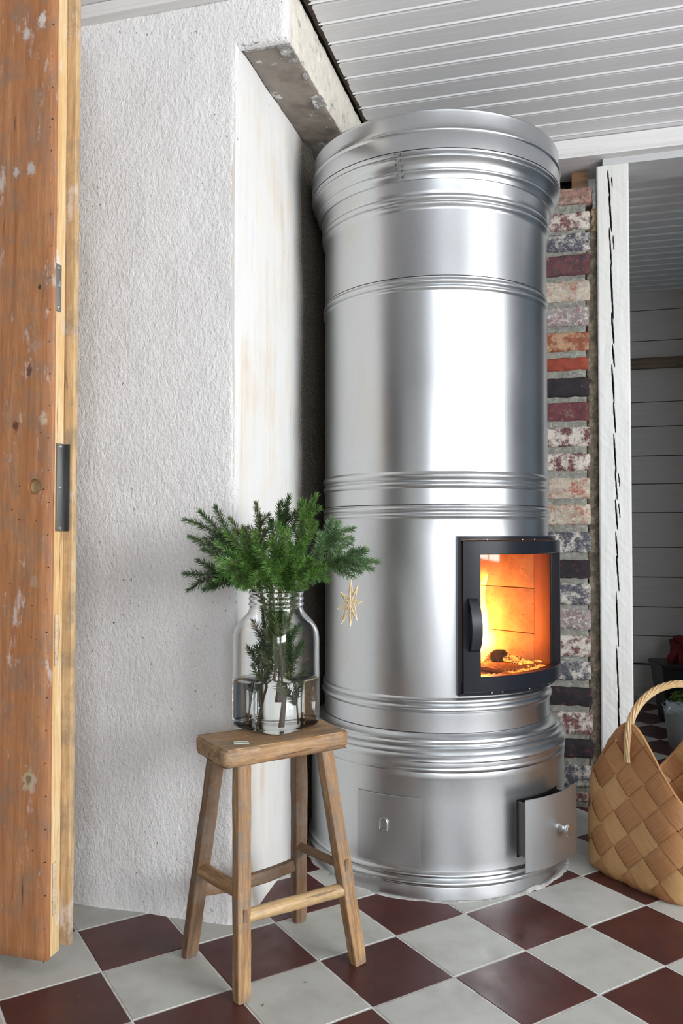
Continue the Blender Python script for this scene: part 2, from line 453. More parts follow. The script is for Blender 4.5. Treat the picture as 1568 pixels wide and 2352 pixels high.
def d_jamb(x, z):
    d = .003 * fbm((x * 4, z * 3, 7), 3) + .0006 * noise.noise(Vector((x * 70, z * 60, 3)))
    if x > .48: d += .002 * fbm((x * 60, z * 60, 2), 2)
    if z < .16: d += .030 * (1 - z / .16) ** 1.5 * max(0, 1 - x / .5)
    if x < .012: d -= .004 * (1 - x / .012)
    return d
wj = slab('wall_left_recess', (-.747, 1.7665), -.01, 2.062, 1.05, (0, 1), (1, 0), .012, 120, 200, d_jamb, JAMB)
tag(wj, 'smoother stained side face of the chimney beside the stove', None, None, 'structure')
# corbelled band over the recess: white front, bare concrete underside, scraped cream side
def corbel():
    s0, s1, t0, t1, z0, z1 = -.750, -.622, 1.771, 2.84, 2.060, 2.215
    nx, ny, nz = 10, 90, 14
    o = rough_box('wall_corbel', s1 - s0, t1 - t0, z1 - z0, (nx, ny, nz), .0035, SOFFIT, None, 22, 5, .006)
    o.data.materials.clear(); [o.data.materials.append(m) for m in (SOFFIT, CREAM, PLASTER)]
    for p in o.data.polygons:
        n = p.normal; c = p.center
        if n.x > .6: p.material_index = 1
        elif n.y < -.6: p.material_index = 2
        else: p.material_index = 0
    o.location = W((s0 + s1) / 2, (t0 + t1) / 2, (z0 + z1) / 2); o.rotation_euler = (0, 0, RANG)
    tag(o, 'bare concrete overhang with scraped cream edge under the ceiling', None, None, 'structure')
corbel()
# chipped plaster lumps left on the overhang's front lower edge
CHIP = m_brick('chipped_grey_plaster', (.42, .41, .39), [((.74, .73, .71), .52, 60, 3), ((.14, .13, .12), .60, 90, 8)], 4)
for k, (s, t, z, a, b_, c, sd) in enumerate([(-.690, 1.783, 2.0605, .110, .032, .005, 1), (-.642, 1.82, 2.0605, .034, .100, .005, 2), (-.637, 2.06, 2.060, .035, .060, .005, 3), (-.630, 1.94, 2.0605, .014, .04, .004, 4)]):
    o = rough_box('plaster_remnant', a, b_, c, (16, 14, 2), .0042, CHIP, None, 60, sd, .004)
    o.location = W(s, t, z); o.rotation_euler = (0, 0, RANG); o.name = 'trim_plaster_remnant'; tag(o, kind='structure')
# ceiling
ceil = empty('ceiling', W(0, 0, 2.2)); tag(ceil, 'white painted beaded board ceiling', None, None, 'structure')
def cchild(o):
    mw = o.matrix_world.copy() if o.matrix_world != Matrix() else o.matrix_basis.copy(); o.parent = ceil; o.matrix_basis = Matrix.Translation(-ceil.location) @ o.matrix_basis
    return o
cb = rf_box('backing', -1.75, 2.75, -2.75, 4.85, 2.222, 2.28, plain('dark_roof_void', (.03, .028, .025), .9)); cchild(cb)
def board_me(L, w):
    # flat tongue with a rounded bead down one side and a deep groove
    pr = [(-w / 2 + .003, .012), (-w / 2 + .003, .003), (-w / 2 + .006, 0), (w / 2 - .017, 0), (w / 2 - .015, .0045), (w / 2 - .0125, .0045), (w / 2 - .011, .001), (w / 2 - .008, -.0022), (w / 2 - .005, -.0015), (w / 2 - .0035, .002), (w / 2 - .003, .012)]
    V = []; n = len(pr)
    for x in (-L / 2, L / 2):
        for (y, z) in pr: V.append((x, y, z))
    F = [[i, (i + 1) % n, n + (i + 1) % n, n + i] for i in range(n)] + [list(range(n))[::-1], list(range(n, 2 * n))]
    me = bpy.data.meshes.new('ceiling_board'); me.from_pydata(V, [], F); me.update()
    bm = bmesh.new(); bm.from_mesh(me); bmesh.ops.recalc_face_normals(bm, faces=bm.faces); bm.to_mesh(me); bm.free()
    me.materials.append(CEIL); return me
PITCH = .0855
bm_long = board_me(4.26, PITCH); bm_short = board_me(3.21, PITCH)
rc = random.Random(5)
tt = 1.93 - PITCH * 16
while tt < 4.68:
    inner = tt > 1.765
    o = bpy.data.objects.new('ceiling_board', bm_short if inner else bm_long); COL.objects.link(o); o.parent = ceil
    s0, s1 = (-.603 + rc.uniform(-.004, .004), 2.6) if inner else (-1.66, 2.6)
    o.location = W((s0 + s1) / 2, tt, 2.206) - ceil.location; o.rotation_euler = (0, 0, RANG)
    tt += PITCH
# brown insulation peeping out of the gap at the board ends
gp = rough_box('gap_batten', .02, 1.0, .022, (2, 30, 3), .003, plain('dark_batten', (.05, .035, .022), .9)); gp.location = W(-.607, 2.30, 2.216); gp.rotation_euler = (0, 0, RANG); cchild(gp)
# cornice at the top of the front wall
def moulding(name, s0, s1, t_front, z0, z1, depth, lines, mat=CORN):
    pr = [(0, 0)]
    for f in lines: pr += [(0, f - .0022), (.003, f), (0, f + .0022)]
    pr = [(0 + a, z0 + b) for a, b in pr] + [(0, z1), (depth, z1), (depth, z0)]
    V = []; n = len(pr); L = s1 - s0
    for x in (0, L):
        for (y, z) in pr: V.append((x, y, z))
    F = [[i, (i + 1) % n, n + (i + 1) % n, n + i] for i in range(n)] + [list(range(n))[::-1], list(range(n, 2 * n))]
    o = mesh(name, V, F, mat, None)
    o.location = W(s0, t_front, 0); o.rotation_euler = (0, 0, RANG)
    return tag(o, None, None, None, 'structure')
tag(moulding('trim_1', -1.66, -.70, 1.735, 2.172, 2.204, .03, (.010,)), 'white cornice above the rough plaster wall')
tag(moulding('trim_2', -.60, 2.6, 2.765, 2.142, 2.203, .06, (.008, .013)), 'white lintel moulding where the board ceiling steps')
rf_box('trim_3', .122, 2.6, 2.80, 2.95, 2.118, 2.1415, m_whitewood('shaded_lintel_board', (.50, .50, .50), (.56, .56, .56), .4))  # white board greyed, its shadow is put into the colour
tag(bpy.data.objects['trim_3'], 'narrow white board under the lintel moulding', None, None, 'structure')
rf_box('trim_4', -.60, 2.6, 2.826, 2.95, 2.1420, 2.204, CORN); tag(bpy.data.objects['trim_4'], 'back of the lintel', None, None, 'structure')

# plain walls around and behind the camera, with the window openings the daylight comes through
def wall_with_hole(name, along, s0, s1, hole, place):
    parts = [(s0, hole[0], 0, 2.22), (hole[1], s1, 0, 2.22), (hole[0], hole[1], 0, hole[2]), (hole[0], hole[1], hole[3], 2.22)]
    bm = bmesh.new()
    for a, b, z0, z1 in parts:
        box_bm(*( (b - a, .08, z1 - z0) if along == 's' else (.08, b - a, z1 - z0)), bm=bm, M=Matrix.Translation(((a + b) / 2, 0, (z0 + z1) / 2) if along == 's' else (0, (a + b) / 2, (z0 + z1) / 2)))
    o = from_bm(name, bm, WALLM); o.rotation_euler = (0, 0, RANG)
    o.location = W(0, place) if along == 's' else W(place, 0)
    return tag(o, None, None, None, 'structure')
tag(wall_with_hole('wall_back', 's', -1.7, 2.7, (.53, 2.23, .6, 2.1), -2.6), 'white wall with a window behind the viewer')
tag(wall_with_hole('wall_right', 't', -2.6, 2.9, (-1.1, 1.2, .68, 1.98), 2.62), 'white wall with a wide window on the right')
wl_ = wall_with_hole('wall_left', 't', -2.6, 1.8, (-1.3, 1.15, 0, 2.08), -1.70); tag(wl_, 'white wall with the doorway the pine door belongs to')
DIM = plain('added_hall_dark', (.10, .095, .10), .8)  # unseen dark hall box, added so the stove reflects a dark band
hall = wall_with_hole('wall_hall', 't', -1.4, 1.25, (-1.4, -1.4, 0, 2.2), -2.60); hall.data.materials.clear(); hall.data.materials.append(DIM); tag(hall, 'unseen dark hall box added to darken the stove reflection')
for nm, a, b in (('wall_hall_near', -1.42, -1.34), ('wall_hall_far', 1.19, 1.27)): tag(rf_box(nm, -2.64, -1.74, a, b, 0, 2.22, DIM), 'end wall of the added dark hall box', None, None, 'structure')
tag(rf_box('ceiling_hall', -2.66, -1.60, -1.42, 1.27, 2.22, 2.26, DIM), 'ceiling of the added dark hall box', None, None, 'structure'); tag(rf_box('floor_hall', -2.66, -1.70, -1.42, 1.27, -.05, -.001, DIM), 'floor of the added dark hall box', None, None, 'structure')
SLATE = plain('slate_reflection_panel', (.050, .080, .105), .6)  # invented dark blue, placed out of view for the stove to mirror
tag(rf_box('wall_added_slate', 2.50, 2.578, 1.32, 2.80, 0, 2.20, SLATE), 'unseen slate blue panel added to darken the stove reflection', None, None, 'structure')
def window(name, s0, s1, t0, t1, z0, z1, bars, along):
    w = empty(name, W((s0 + s1) / 2, (t0 + t1) / 2, z0), RANG); tag(w, 'white window frame with glazing bars', None, None, 'structure')
    L = (s1 - s0) if along == 's' else (t1 - t0); H = z1 - z0
    def bar(nm, a, b, c, d):
        bx = box_bm(b - a, .05, d - c, .004) if along == 's' else box_bm(.05, b - a, d - c, .004)
        o = from_bm(nm, bx, CORN, w); o.location = ((a + b) / 2, 0, (c + d) / 2) if along == 's' else (0, (a + b) / 2, (c + d) / 2)
    bar('frame', -L / 2, L / 2, 0, .05); bar('frame', -L / 2, L / 2, H - .05, H); bar('frame', -L / 2, -L / 2 + .05, .05, H - .05); bar('frame', L / 2 - .05, L / 2, .05, H - .05)
    for k in range(1, bars): x = -L / 2 + L * k / bars; bar('glazing_bar', x - .03, x + .03, .05, H - .05)
window('window_1', .53, 2.23, -2.6, -2.6, .6, 2.1, 2, 's')
window('window_2', 2.62, 2.62, -1.1, 1.2, .68, 1.98, 3, 't')

# ------------------------------------------------------------------ brick wall behind the stove
wb = empty('wall_brick', W(0, 2.81, 0), RANG); tag(wb, 'bare old brickwork with patchy whitewash beside the white post', None, None, 'structure')
MORT = m_brick('grey_lime_mortar', (.25, .25, .215), [((.36, .36, .32), .53, 60, 2), ((.11, .11, .095), .58, 80, 6)], 9)
WHT = (.62, .575, .51); MAR = (.13, .035, .040); CHAR = (.035, .035, .045); REDB = (.33, .07, .035); PINK = (.36, .19, .15); BEI = (.52, .42, .32)
pal = [
    ('pinkish', (.22, .13, .11), [(PINK, .47, 40, 1), ((.38, .31, .25), .53, 60, 4), (CHAR, .62, 35, 6)]),
    ('white_maroon', (.15, .055, .055), [(WHT, .465, 30, 2), ((.40, .36, .32), .57, 90, 3), (REDB, .68, 30, 5)]),
    ('white_slate', (.085, .085, .105), [(WHT, .49, 32, 5), ((.36, .35, .33), .56, 100, 3)]),
    ('maroon_soot', (.14, .055, .058), [(CHAR, .52, 28, 2), ((.34, .27, .22), .60, 45, 7), (REDB, .68, 25, 5)]),
    ('cream_red', (.50, .43, .34), [(REDB, .53, 24, 3), ((.22, .12, .12), .58, 60, 5), (WHT, .55, 70, 8)]),
    ('grey_pink', (.30, .27, .26), [((.24, .14, .15), .50, 28, 2), (WHT, .52, 70, 5)]),
    ('orange', (.29, .09, .05), [((.46, .30, .18), .48, 28, 4), ((.14, .09, .08), .58, 40, 6)]),
    ('red', (.29, .055, .030), [((.45, .16, .10), .60, 60, 3), ((.16, .04, .03), .62, 50, 8)]),
    ('soot', (.022, .018, .022), [(MAR, .57, 34, 2), ((.30, .28, .26), .66, 80, 4)]),
    ('maroon', (.15, .045, .050), [((.27, .20, .17), .57, 60, 4), (WHT, .70, 50, 6)]),
]
PM = [m_brick('brick_' + n, b, p, 2.0 + k * 1.37) for k, (n, b, p) in enumerate(pal)]
# (z top, z bottom, right edge offset in s, material)
def yz(y, t=2.80): return CAMH + (1226 - y) * (2.64 / 1868)
rows = [(403, 446, .088, 0), (461, 507, .081, 1), (511, 558, .081, 2), (562, 616, .081, 3), (625, 678, .079, 4), (687, 736, .075, 5), (746, 796, .075, 6), (807, 843, .072, 7), (855, 905, .075, 8), (914, 962, .074, 9), (973, 1023, .076, 1), (1035, 1081, .076, 1), (1092, 1146, .075, 4), (1155, 1207, .076, 4), (1219, 1273, .075, 2), (1285, 1333, .073, 8), (1341, 1395, .073, 2), (1400, 1452, .074, 5), (1463, 1516, .074, 1), (1523, 1571, .073, 2), (1583, 1631, .076, 8), (1641, 1695, .077, 1), (1703, 1750, .078, 8), (1764, 1818, .074, 2), (1826, 1850, .074, 1)]
mo = rough_box('mortar', .812, .20, 2.06, (100, 4, 240), .0028, MORT, wb, 35, 3, .004); mo.location = (-.745 + .812 / 2, .1035, 1.02)
rb = random.Random(11)
for k, (ya, yb, se, mi) in enumerate(rows):
    z1, z0 = yz(ya), yz(yb); L = rb.uniform(.215, .24)
    for q in range(2):
        a = se + .002 - q * (L + .012); LL = L if q == 0 else .24
        b = rough_box('brick', LL, .11, z1 - z0, (14, 4, 6), .0030, PM[mi if q == 0 else (mi * 3 + k) % 10], wb, 38, k * 2 + q, .006)
        b.location = (a - LL / 2, .0530 - rb.uniform(.0, .004), (z0 + z1) / 2); b.rotation_euler = (0, rb.uniform(-.008, .008), rb.uniform(-.01, .01))
# loose fibrous filling between the brickwork and the post
FIL = m_brick('hemp_and_clay_filling', (.13, .105, .075), [((.22, .18, .13), .5, 45, 3), ((.03, .025, .02), .58, 25, 8)], 3)
fl = rough_box('filling', .042, .10, 1.95, (9, 5, 210), .0075, FIL, wb, 30, 8, .004); fl.location = (.0855, .060, .975)
fl2 = rough_box('filling', .03, .03, .085, (7, 6, 12), .009, m_brick('tan_hemp', (.30, .22, .13), [((.20, .15, .09), .5, 60, 3)], 5), wb, 40, 18, .004); fl2.location = (.099, .016, 1.945)
blk = from_bm('wood_block', box_bm(.055, .10, .060, .003), m_wood('brown_block', (.08, .04, .02), (.20, .10, .05), (.30, .16, .08), 'x'), wb, angle=40); blk.location = (.050, .10, 2.105)
dk = from_bm('dark_void_board', box_bm(.86, .02, .2), plain('cavity_shade_board', (.02, .015, .012), .95), wb); dk.location = (-.36, .20, 2.10)  # near-black board standing in for the shade inside the hole above the bricks

# ------------------------------------------------------------------ timber post with drying cracks
def post():
    w, dep, H = .1005, .10, 2.118
    nu, nv = 60, 560
    r = random.Random(4); dashes = []
    z = 2.10; x = .030
    while z > .02:
        L = r.uniform(.07, .20) if z > .75 else r.uniform(.18, .32)
        x += r.uniform(-.0035, .0035); x = min(.062 if z < .9 else .052, max(.038, x + .0008))
        dashes.append((z, x - .003, z - L, x + .004, r.uniform(.0018, .0030)))
        if r.random() < .35: dashes.append((z - .02, x + .008, z - L * .6, x + .012, .0012))
        z -= L * r.uniform(.82, .98)
    def disp(x, z):
        d = .0012 * fbm((x * 25, z * 6, 4), 3) + .0006 * noise.noise(Vector((x * 30, z * 60 + x * 60, 1)))
        dd = 0
        for (za, xa, zb, xb, wd) in dashes:
            if zb <= z <= za:
                f = (za - z) / (za - zb); xc = xa + (xb - xa) * f; ww = wd * math.sin(PI * min(1, max(0, f))) ** .5
                q = abs(x - xc) / max(ww, 1e-5)
                if q < 1: dd = max(dd, 1 - q * q)
        e = min(x, w - x)
        if e < .004: d -= (.004 - e) * .8
        return d - dd * .02
    o = slab('timber_post', (.1025, 2.80), 0, H, w, (1, 0), (0, -1), dep, nu, nv, disp, POSTM)
    inner = plain('crack_wood_shade', (.05, .042, .035), .9); o.data.materials.append(inner)  # bare wood in the cracks, darkened further to paint in their shade
    for p in o.data.polygons:
        if p.center[1] < -.006 and p.center[1] > -.05 and .01 < p.center[0] < w - .01 and p.area < .001: p.material_index = 1
    tag(o, 'white painted timber post with long drying cracks, beside the brickwork', 'post')
post()

# ------------------------------------------------------------------ far room
fw = empty('wall_far', W(0, 4.66, 0), RANG); tag(fw, 'grey white horizontal plank wall of the room beyond', None, None, 'structure')
edges = [2.22, 2.109, 1.942, 1.80, 1.6095, 1.477, 1.318, 1.167, 1.012, .826, .666, .5065, .352, .2025]
rk = random.Random(9)
for a, b in zip(edges[:-1], edges[1:]):
    p = from_bm('plank', box_bm(2.95, .022, a - b - .0035, .0012, 1), FARB, fw, angle=40)
    p.location = (1.5, .011 + rk.uniform(-.001, .001), (a + b) / 2)
bk = from_bm('backing', box_bm(2.95, .04, 2.2), plain('plank_gap_black', (.02, .02, .02), .9), fw); bk.location = (1.5, .045, 1.1)
bb = from_bm('skirting', box_bm(2.95, .030, .195, .003), FARB, fw, angle=40); bb.location = (1.5, .008, .0985)
bb = from_bm('skirting_cap', box_bm(2.95, .012, .022, .003), FARB, fw, angle=40); bb.location = (1.5, -.012, .035)
tag(rf_box('wall_far_left', -.10, -.02, 3.05, 4.7, 0, 2.22, WALLM), 'side wall of the room beyond', None, None, 'structure')
tag(rf_box('wall_far_right', 2.95, 3.03, 2.8, 4.7, 0, 2.22, WALLM), 'right wall of the room beyond', None, None, 'structure')
tag(rf_box('wall_right_of_opening', .66, 2.98, 2.82, 2.93, 0, 2.14, SLATE), 'wall right of the opening, drawn in to block light, slate for the stove reflection', None, None, 'structure')  # brought in to keep light from the far room; colour darkens the steel's reflection
sh = rf_box('wall_batten', .10, 2.9, 4.628, 4.662, 1.788, 1.846, m_wood('brown_rail', (.11, .075, .045), (.17, .12, .075), (.23, .17, .11), 'x'), None, .004)
tag(sh, 'plain brown wooden rail fixed across the far plank wall', 'rail')

# ------------------------------------------------------------------ open pine door
def boolean_cut(o, cutter):
    md = o.modifiers.new('cut', 'BOOLEAN'); md.object = cutter; md.operation = 'DIFFERENCE'; md.solver = 'EXACT'
    bpy.context.view_layer.update()
    dg = bpy.context.evaluated_depsgraph_get(); me = bpy.data.meshes.new_from_object(o.evaluated_get(dg))
    o.modifiers.clear(); o.data = me
    bpy.data.objects.remove(cutter, do_unlink=True)
S0, T0 = -1.0205, 1.4516        # leading corner of the door leaf
door = empty('door_1', W(S0, T0, .03), RANG); tag(door, 'open stripped pine door with worn orange face and pale sawn edge', None, None, 'structure')
KN = (.09, .028, .018); FIL_ = (.72, .66, .60)
def dz(y): return CAMH - .03 + (1226 - y) * (1.655 / 1868)
def dx(u): return -(112 - u) / 1868 * 1.66 * 1.03
PINE = m_wood('orange_stripped_pine', (.30, .115, .045), (.45, .19, .075), (.56, .27, .12), 'z', .8, .55, .45, .55,
    [(dx(50), dz(843), .008, KN), (dx(15), dz(972), .009, KN), (dx(48), dz(362), .011, (.55, .50, .47)), (dx(10), dz(365), .008, (.52, .47, .44)), (dx(33), dz(35), .010, (.60, .56, .52)),
     (dx(60), dz(1798), .017, (.50, .40, .24)), (dx(58), dz(1796), .007, (.20, .13, .07)), (dx(70), dz(1340), .010, (.42, .27, .17)), (dx(75), dz(10), .012, FIL_), (dx(88), dz(957), .011, (.55, .42, .31)), (dx(65), dz(780), .013, (.42, .26, .18)), (dx(75), dz(646), .0035, (.03, .01, .01))])
PALE = m_wood('pale_sawn_pine', (.55, .31, .11), (.80, .55, .27), (.88, .72, .46), 'z', .8, .6, 0, .9)
PALE2 = m_wood('weathered_rebate_pine', (.38, .22, .11), (.60, .40, .20), (.76, .55, .31), 'z', .9, .65, .5, .5)
HD = 2.03
def dpart(name, x0, x1, y0, y1, z0, z1, mat, bev=.002):
    o = from_bm(name, box_bm(x1 - x0, y1 - y0, z1 - z0, bev), mat, door, angle=40); o.location = ((x0 + x1) / 2, (y0 + y1) / 2, (z0 + z1) / 2); return o
def long_box(name, x0, x1, y0, y1, z0, z1, mat, amp, seed, parent=None, n=(6, 5, 90)):
    """timber with slightly wavering arrises; origin kept at the door's foot so the grain pattern follows the whole leaf"""
    o = rough_box(name, x1 - x0, y1 - y0, z1 - z0, n, amp, mat, parent or door, 9, seed, .0015)
    for v in o.data.vertices: v.co += Vector(((x0 + x1) / 2, (y0 + y1) / 2, (z0 + z1) / 2))
    return o
st = long_box('stile', -.168, -.0004, 0, .011, 0, HD, PINE, .0007, 1)
pl = long_box('stile', -.240, -.171, 0.0005, .011, 0, HD, PINE, .0007, 9)
core = long_box('core', -.80, -.003, .0115, .0455, .002, HD, PALE, .0007, 2)
lip = long_box('rebate', -.80, .0165, .0465, .066, .012, HD, PALE2, .0010, 3)
for k in range(4): long_box('panel_board', -.24 - .14 * (k + 1) + .002, -.24 - .14 * k - .002, 0, .011, 0, HD, PINE, .0006, 12 + k)
def cutter(x, z, r, y0=-.02, y1=.10, tilt=0):
    b = bmesh.new(); bmesh.ops.create_cone(b, cap_ends=True, segments=28, radius1=r, radius2=r, depth=y1 - y0)
    bmesh.ops.rotate(b, verts=b.verts, matrix=Matrix.Rotation(PI / 2, 3, 'X'))
    o = from_bm('cut', b); o.parent = door; o.location = (x, (y0 + y1) / 2, z); o.rotation_euler = (0, 0, tilt); return o
for o in (st, core, lip): boolean_cut(o, cutter(dx(67), dz(1116), .0165))
# nail holes and bored holes
hx = random.Random(6)
NH = plain('nail_hole', (.05, .025, .015), .9)
bmh = bmesh.new()
for k in range(46):
    x = -.006 - hx.random() * .003 if k < 30 else hx.uniform(-.10, -.01); z = (2.0 * k / 30 if k < 30 else hx.uniform(.2, 1.9)); r = .0008 + hx.random() * .0007
    bb_ = bmesh.new(); bmesh.ops.create_cone(bb_, cap_ends=True, segments=8, radius1=r, radius2=r, depth=.0012, matrix=Matrix.Translation((x, -.0002, z)) @ Matrix.Rotation(PI / 2, 4, 'X'))
    me = bpy.data.meshes.new('t'); bb_.to_mesh(me); bb_.free(); bmh.from_mesh(me); bpy.data.meshes.remove(me)
nh = from_bm('nail_holes', bmh, NH, door); nh['kind'] = 'stuff'
# metal lock plate and long strike plate let into the edge
OLDM = m_galv('old_grey_steel', (.36, .37, .36), .38, .55); 
z0, z1 = dz(701), dz(590)
lp = from_bm('lock_plate', box_bm(.0024, .019, z1 - z0, .0007), OLDM, door, angle=40); lp.location = (-.0006, .0165, (z0 + z1) / 2)
for zz in (z0 + .008, z1 - .008):
    b = bmesh.new(); bmesh.ops.create_cone(b, cap_ends=True, segments=14, radius1=.0035, radius2=.0022, depth=.002, matrix=Matrix.Rotation(PI / 2, 4, 'Y'))
    s_ = from_bm('screw', b, GALV2, lp, angle=30); s_.location = (.0018, 0, zz - (z0 + z1) / 2)
lt = from_bm('latch_bolt', box_bm(.003, .007, .014, .0006), GALV2, lp, angle=40); lt.location = (.0020, .001, .008)
z0, z1 = dz(1220), dz(1013)
sp_ = from_bm('strike_plate', box_bm(.0026, .030, z1 - z0, .0008), OLDM, door, angle=40); sp_.location = (-.0004, .031, (z0 + z1) / 2)
s2 = from_bm('plate_return', box_bm(.010, .003, z1 - z0, .0008), plain('dark_steel', (.07, .07, .068), .5, .8), sp_, angle=40); s2.location = (.006, .0140, 0)
for zz in (-.085, 0.0, .085):
    b = bmesh.new(); bmesh.ops.create_cone(b, cap_ends=True, segments=14, radius1=.0042, radius2=.003, depth=.0022, matrix=Matrix.Rotation(PI / 2, 4, 'Y'))
    s_ = from_bm('screw', b, GALV, sp_, angle=30); s_.location = (.0018, -.004, zz)
# filled mortices in the edge (end-grain plugs)
PLUG = m_wood('end_grain_plug', (.50, .36, .22), (.72, .58, .42), (.82, .72, .58), 'x', 1.5)
for ya, yb in ((1415, 1535), (1990, 2110)):
    z0, z1 = dz(yb), dz(ya)
    p = from_bm('mortice_plug', box_bm(.002, .010, z1 - z0, .0006), PLUG, door, angle=40); p.location = (-.0012, .022, (z0 + z1) / 2)

# ------------------------------------------------------------------ the steel stove
SX, SY = .2727, 2.3747
stove = empty('wood_stove', (SX, SY, 0), R(-6.55))
tag(stove, 'tall round galvanised steel stove with stepped base and flared crown', 'stove')
def arc_pts(c, r0, r1, a0, a1, n=5):
    return [(c[0] + r0 * math.cos(R(a0 + (a1 - a0) * k / n)), c[1] + r1 * math.sin(R(a0 + (a1 - a0) * k / n))) for k in range(n + 1)]
def bead(zc, h, b, p, n=7):      # a rolled bead: bulge p on radius b
    return [(b + p * math.sin(PI * k / n), zc + h / 2 - h * k / n) for k in range(n + 1)]
SEG = 180
RB = .3205
lathe('crown_band', [(.30, 1.968), (.347, 1.969), (.3535, 1.971), (.3555, 1.967), (.3545, 1.962), (.3565, 1.934), (.357, 1.924)] + bead(1.917, .012, .3575, .0035, 6) + [(.3585, 1.908), (.3600, 1.872), (.3602, 1.868), (.352, 1.867)], GALV, stove, SEG)
corn = [(.3590, 1.8665), (.3585, 1.862), (.3545, 1.858)] + bead(1.8535, .009, .353, .003, 5) + \
       [(.3500, 1.847), (.3445, 1.840), (.3415, 1.834), (.3405, 1.828)] + bead(1.8215, .010, .3395, .0035, 5) + [(.3365, 1.813), (.3350, 1.806), (.3340, 1.803), (.326, 1.802)]
lathe('crown_cornice', corn, GALV, stove, SEG)
lathe('crown_collar', [(.3305, 1.8045), (.3300, 1.802), (.3285, 1.776), (.3275, 1.770)] + bead(1.760, .014, .3262, .0035, 6) + bead(1.744, .014, .3240, .0038, 6) + [(RB + .0005, 1.733), (RB, 1.728), (RB, 1.5585), (RB - .006, 1.5580)], GALV, stove, SEG)
lathe('upper_drum', [(RB - .004, 1.5568), (RB + .0015, 1.5560)] + bead(1.545, .016, RB + .0005, .0048, 6) + bead(1.5285, .015, RB + .0005, .0045, 6) + [(RB, 1.518), (RB, 1.3), (RB, 1.062)] + bead(1.047, .022, RB, .0060, 7) + [(RB + .0005, 1.0345)] + bead(1.0235, .018, RB, .0052, 7) + [(RB, 1.011), (RB, .9735), (RB - .006, .973)], GALV, stove, SEG)
DZ0, DZ1 = .502, .884
hole = lambda a, z: 12 < a < 84 and DZ0 < z < DZ1
prof = [(RB - .004, .9722), (RB + .0008, .9715)] + bead(.9615, .015, RB + .0005, .0046, 6) + bead(.9455, .014, RB + .0005, .0042, 6) + [(RB, .935), (RB, .884), (RB, .80), (RB, .70), (RB, .60), (RB, .502), (RB, .490)] + bead(.477, .018, RB, .0058, 7) + bead(.457, .020, RB + .001, .0066, 7) + [(RB + .001, .440), (RB + .0005, .434), (RB + .0005, .399), (RB - .004, .398)]
lathe('lower_drum', prof, GALV, stove, SEG, skip=hole)
lathe('base_cornice', [(RB - .004, .3985), (RB + .005, .3975), (.3290, .393), (.3375, .3870), (.3425, .3850), (.3440, .3800)] + bead(.3735, .010, .3460, .0035, 5) + [(.3530, .3650)] + bead(.3590, .009, .3545, .0035, 5) + [(.3600, .3500), (.3640, .3440), (.3655, .3385), (.3640, .3345), (.356, .334)], GALV, stove, SEG)
DRZ0, DRZ1 = .090, .232
bhole = lambda a, z: 34 < a < 62 and DRZ0 < z < DRZ1
lathe('base_drum', [(.356, .3342), (.3595, .3335), (.3605, .325)] + bead(.317, .012, .3600, .0022, 5) + [(.3590, .309), (.3605, .301), (.3600, .294), (.3590, .288), (.3590, DRZ1), (.3590, .18), (.3590, .13), (.3590, DRZ0), (.3590, .072)] + bead(.0600, .018, .3595, .0062, 7) + bead(.0410, .017, .3610, .0060, 7) + [(.3615, .031), (.3615, .003), (.362, .0005)], GALV, stove, SEG, skip=bhole)
lathe('crown_lid', [(.0, 1.962), (.35, 1.962)], GALV, stove, 64)
# seam stitches on the crown cornice
seam = []
SM = plain('seam_slot', (.05, .05, .05), .6, .5)
bms = bmesh.new()
for (ph, lst) in ((-15.6, (1.861, 1.849, 1.837, 1.827, 1.814)), (-13.4, (1.858, 1.845, 1.832, 1.822, 1.808))):
    for z in lst:
        r = .3415 + (z - 1.812) * .38 + .003
        r += .0015
        M = Matrix.Rotation(R(ph), 4, 'Z') @ Matrix.Translation((0, -r, z)) @ Matrix.Rotation(R(-20), 4, 'X')
        box_bm(.0016, .004, .0072, .0004, 1, bm=bms, M=M)
o = from_bm('seam_stitches', bms, SM, stove); o['kind'] = 'stuff'

# fire door ---------------------------------------------------------
BLK = plain('black_enamel', (.012, .014, .020), .32, 0.0, Specular_IOR_Level=.22)
def arc_box(V, F, p0, p1, z0, z1, r0, r1, n=20, ch=0.0):
    b = len(V)
    for k in range(n + 1):
        a = R(p0 + (p1 - p0) * k / n)
        for (r, z) in ((r0, z0), (r1 - ch, z0), (r1, z0 + ch), (r1, z1 - ch), (r1 - ch, z1), (r0, z1)):
            V.append((r * math.sin(a), -r * math.cos(a), z))
    for k in range(n):
        for i in range(6):
            F.append([b + k * 6 + i, b + (k + 1) * 6 + i, b + (k + 1) * 6 + (i + 1) % 6, b + k * 6 + (i + 1) % 6])
    F.append([b + i for i in range(6)]); F.append([b + n * 6 + i for i in range(6)])
def arcs(name, lst, mat, parent, n=24, ch=.001):
    V = []; F = []
    for a in lst: arc_box(V, F, *a, n=n if a[1] - a[0] > 20 else 4, ch=ch)
    return mesh(name, V, F, mat, parent, angle=40)
fd = arcs('fire_door_surround', [(9.4, 86.6, .8845, .8925, .312, .340), (9.4, 86.6, .4935, .5015, .312, .340), (9.4, 11.0, .5015, .8845, .312, .340), (85.0, 86.6, .5015, .8845, .312, .340)], BLK, stove)
pn = arcs('fire_door', [(11.4, 18.6, .5035, .8815, .325, .352), (77.2, 84.6, .5035, .8815, .325, .352), (18.6, 77.2, .8465, .8815, .325, .352), (18.6, 77.2, .5035, .5425, .325, .352)], BLK, stove, ch=.002)
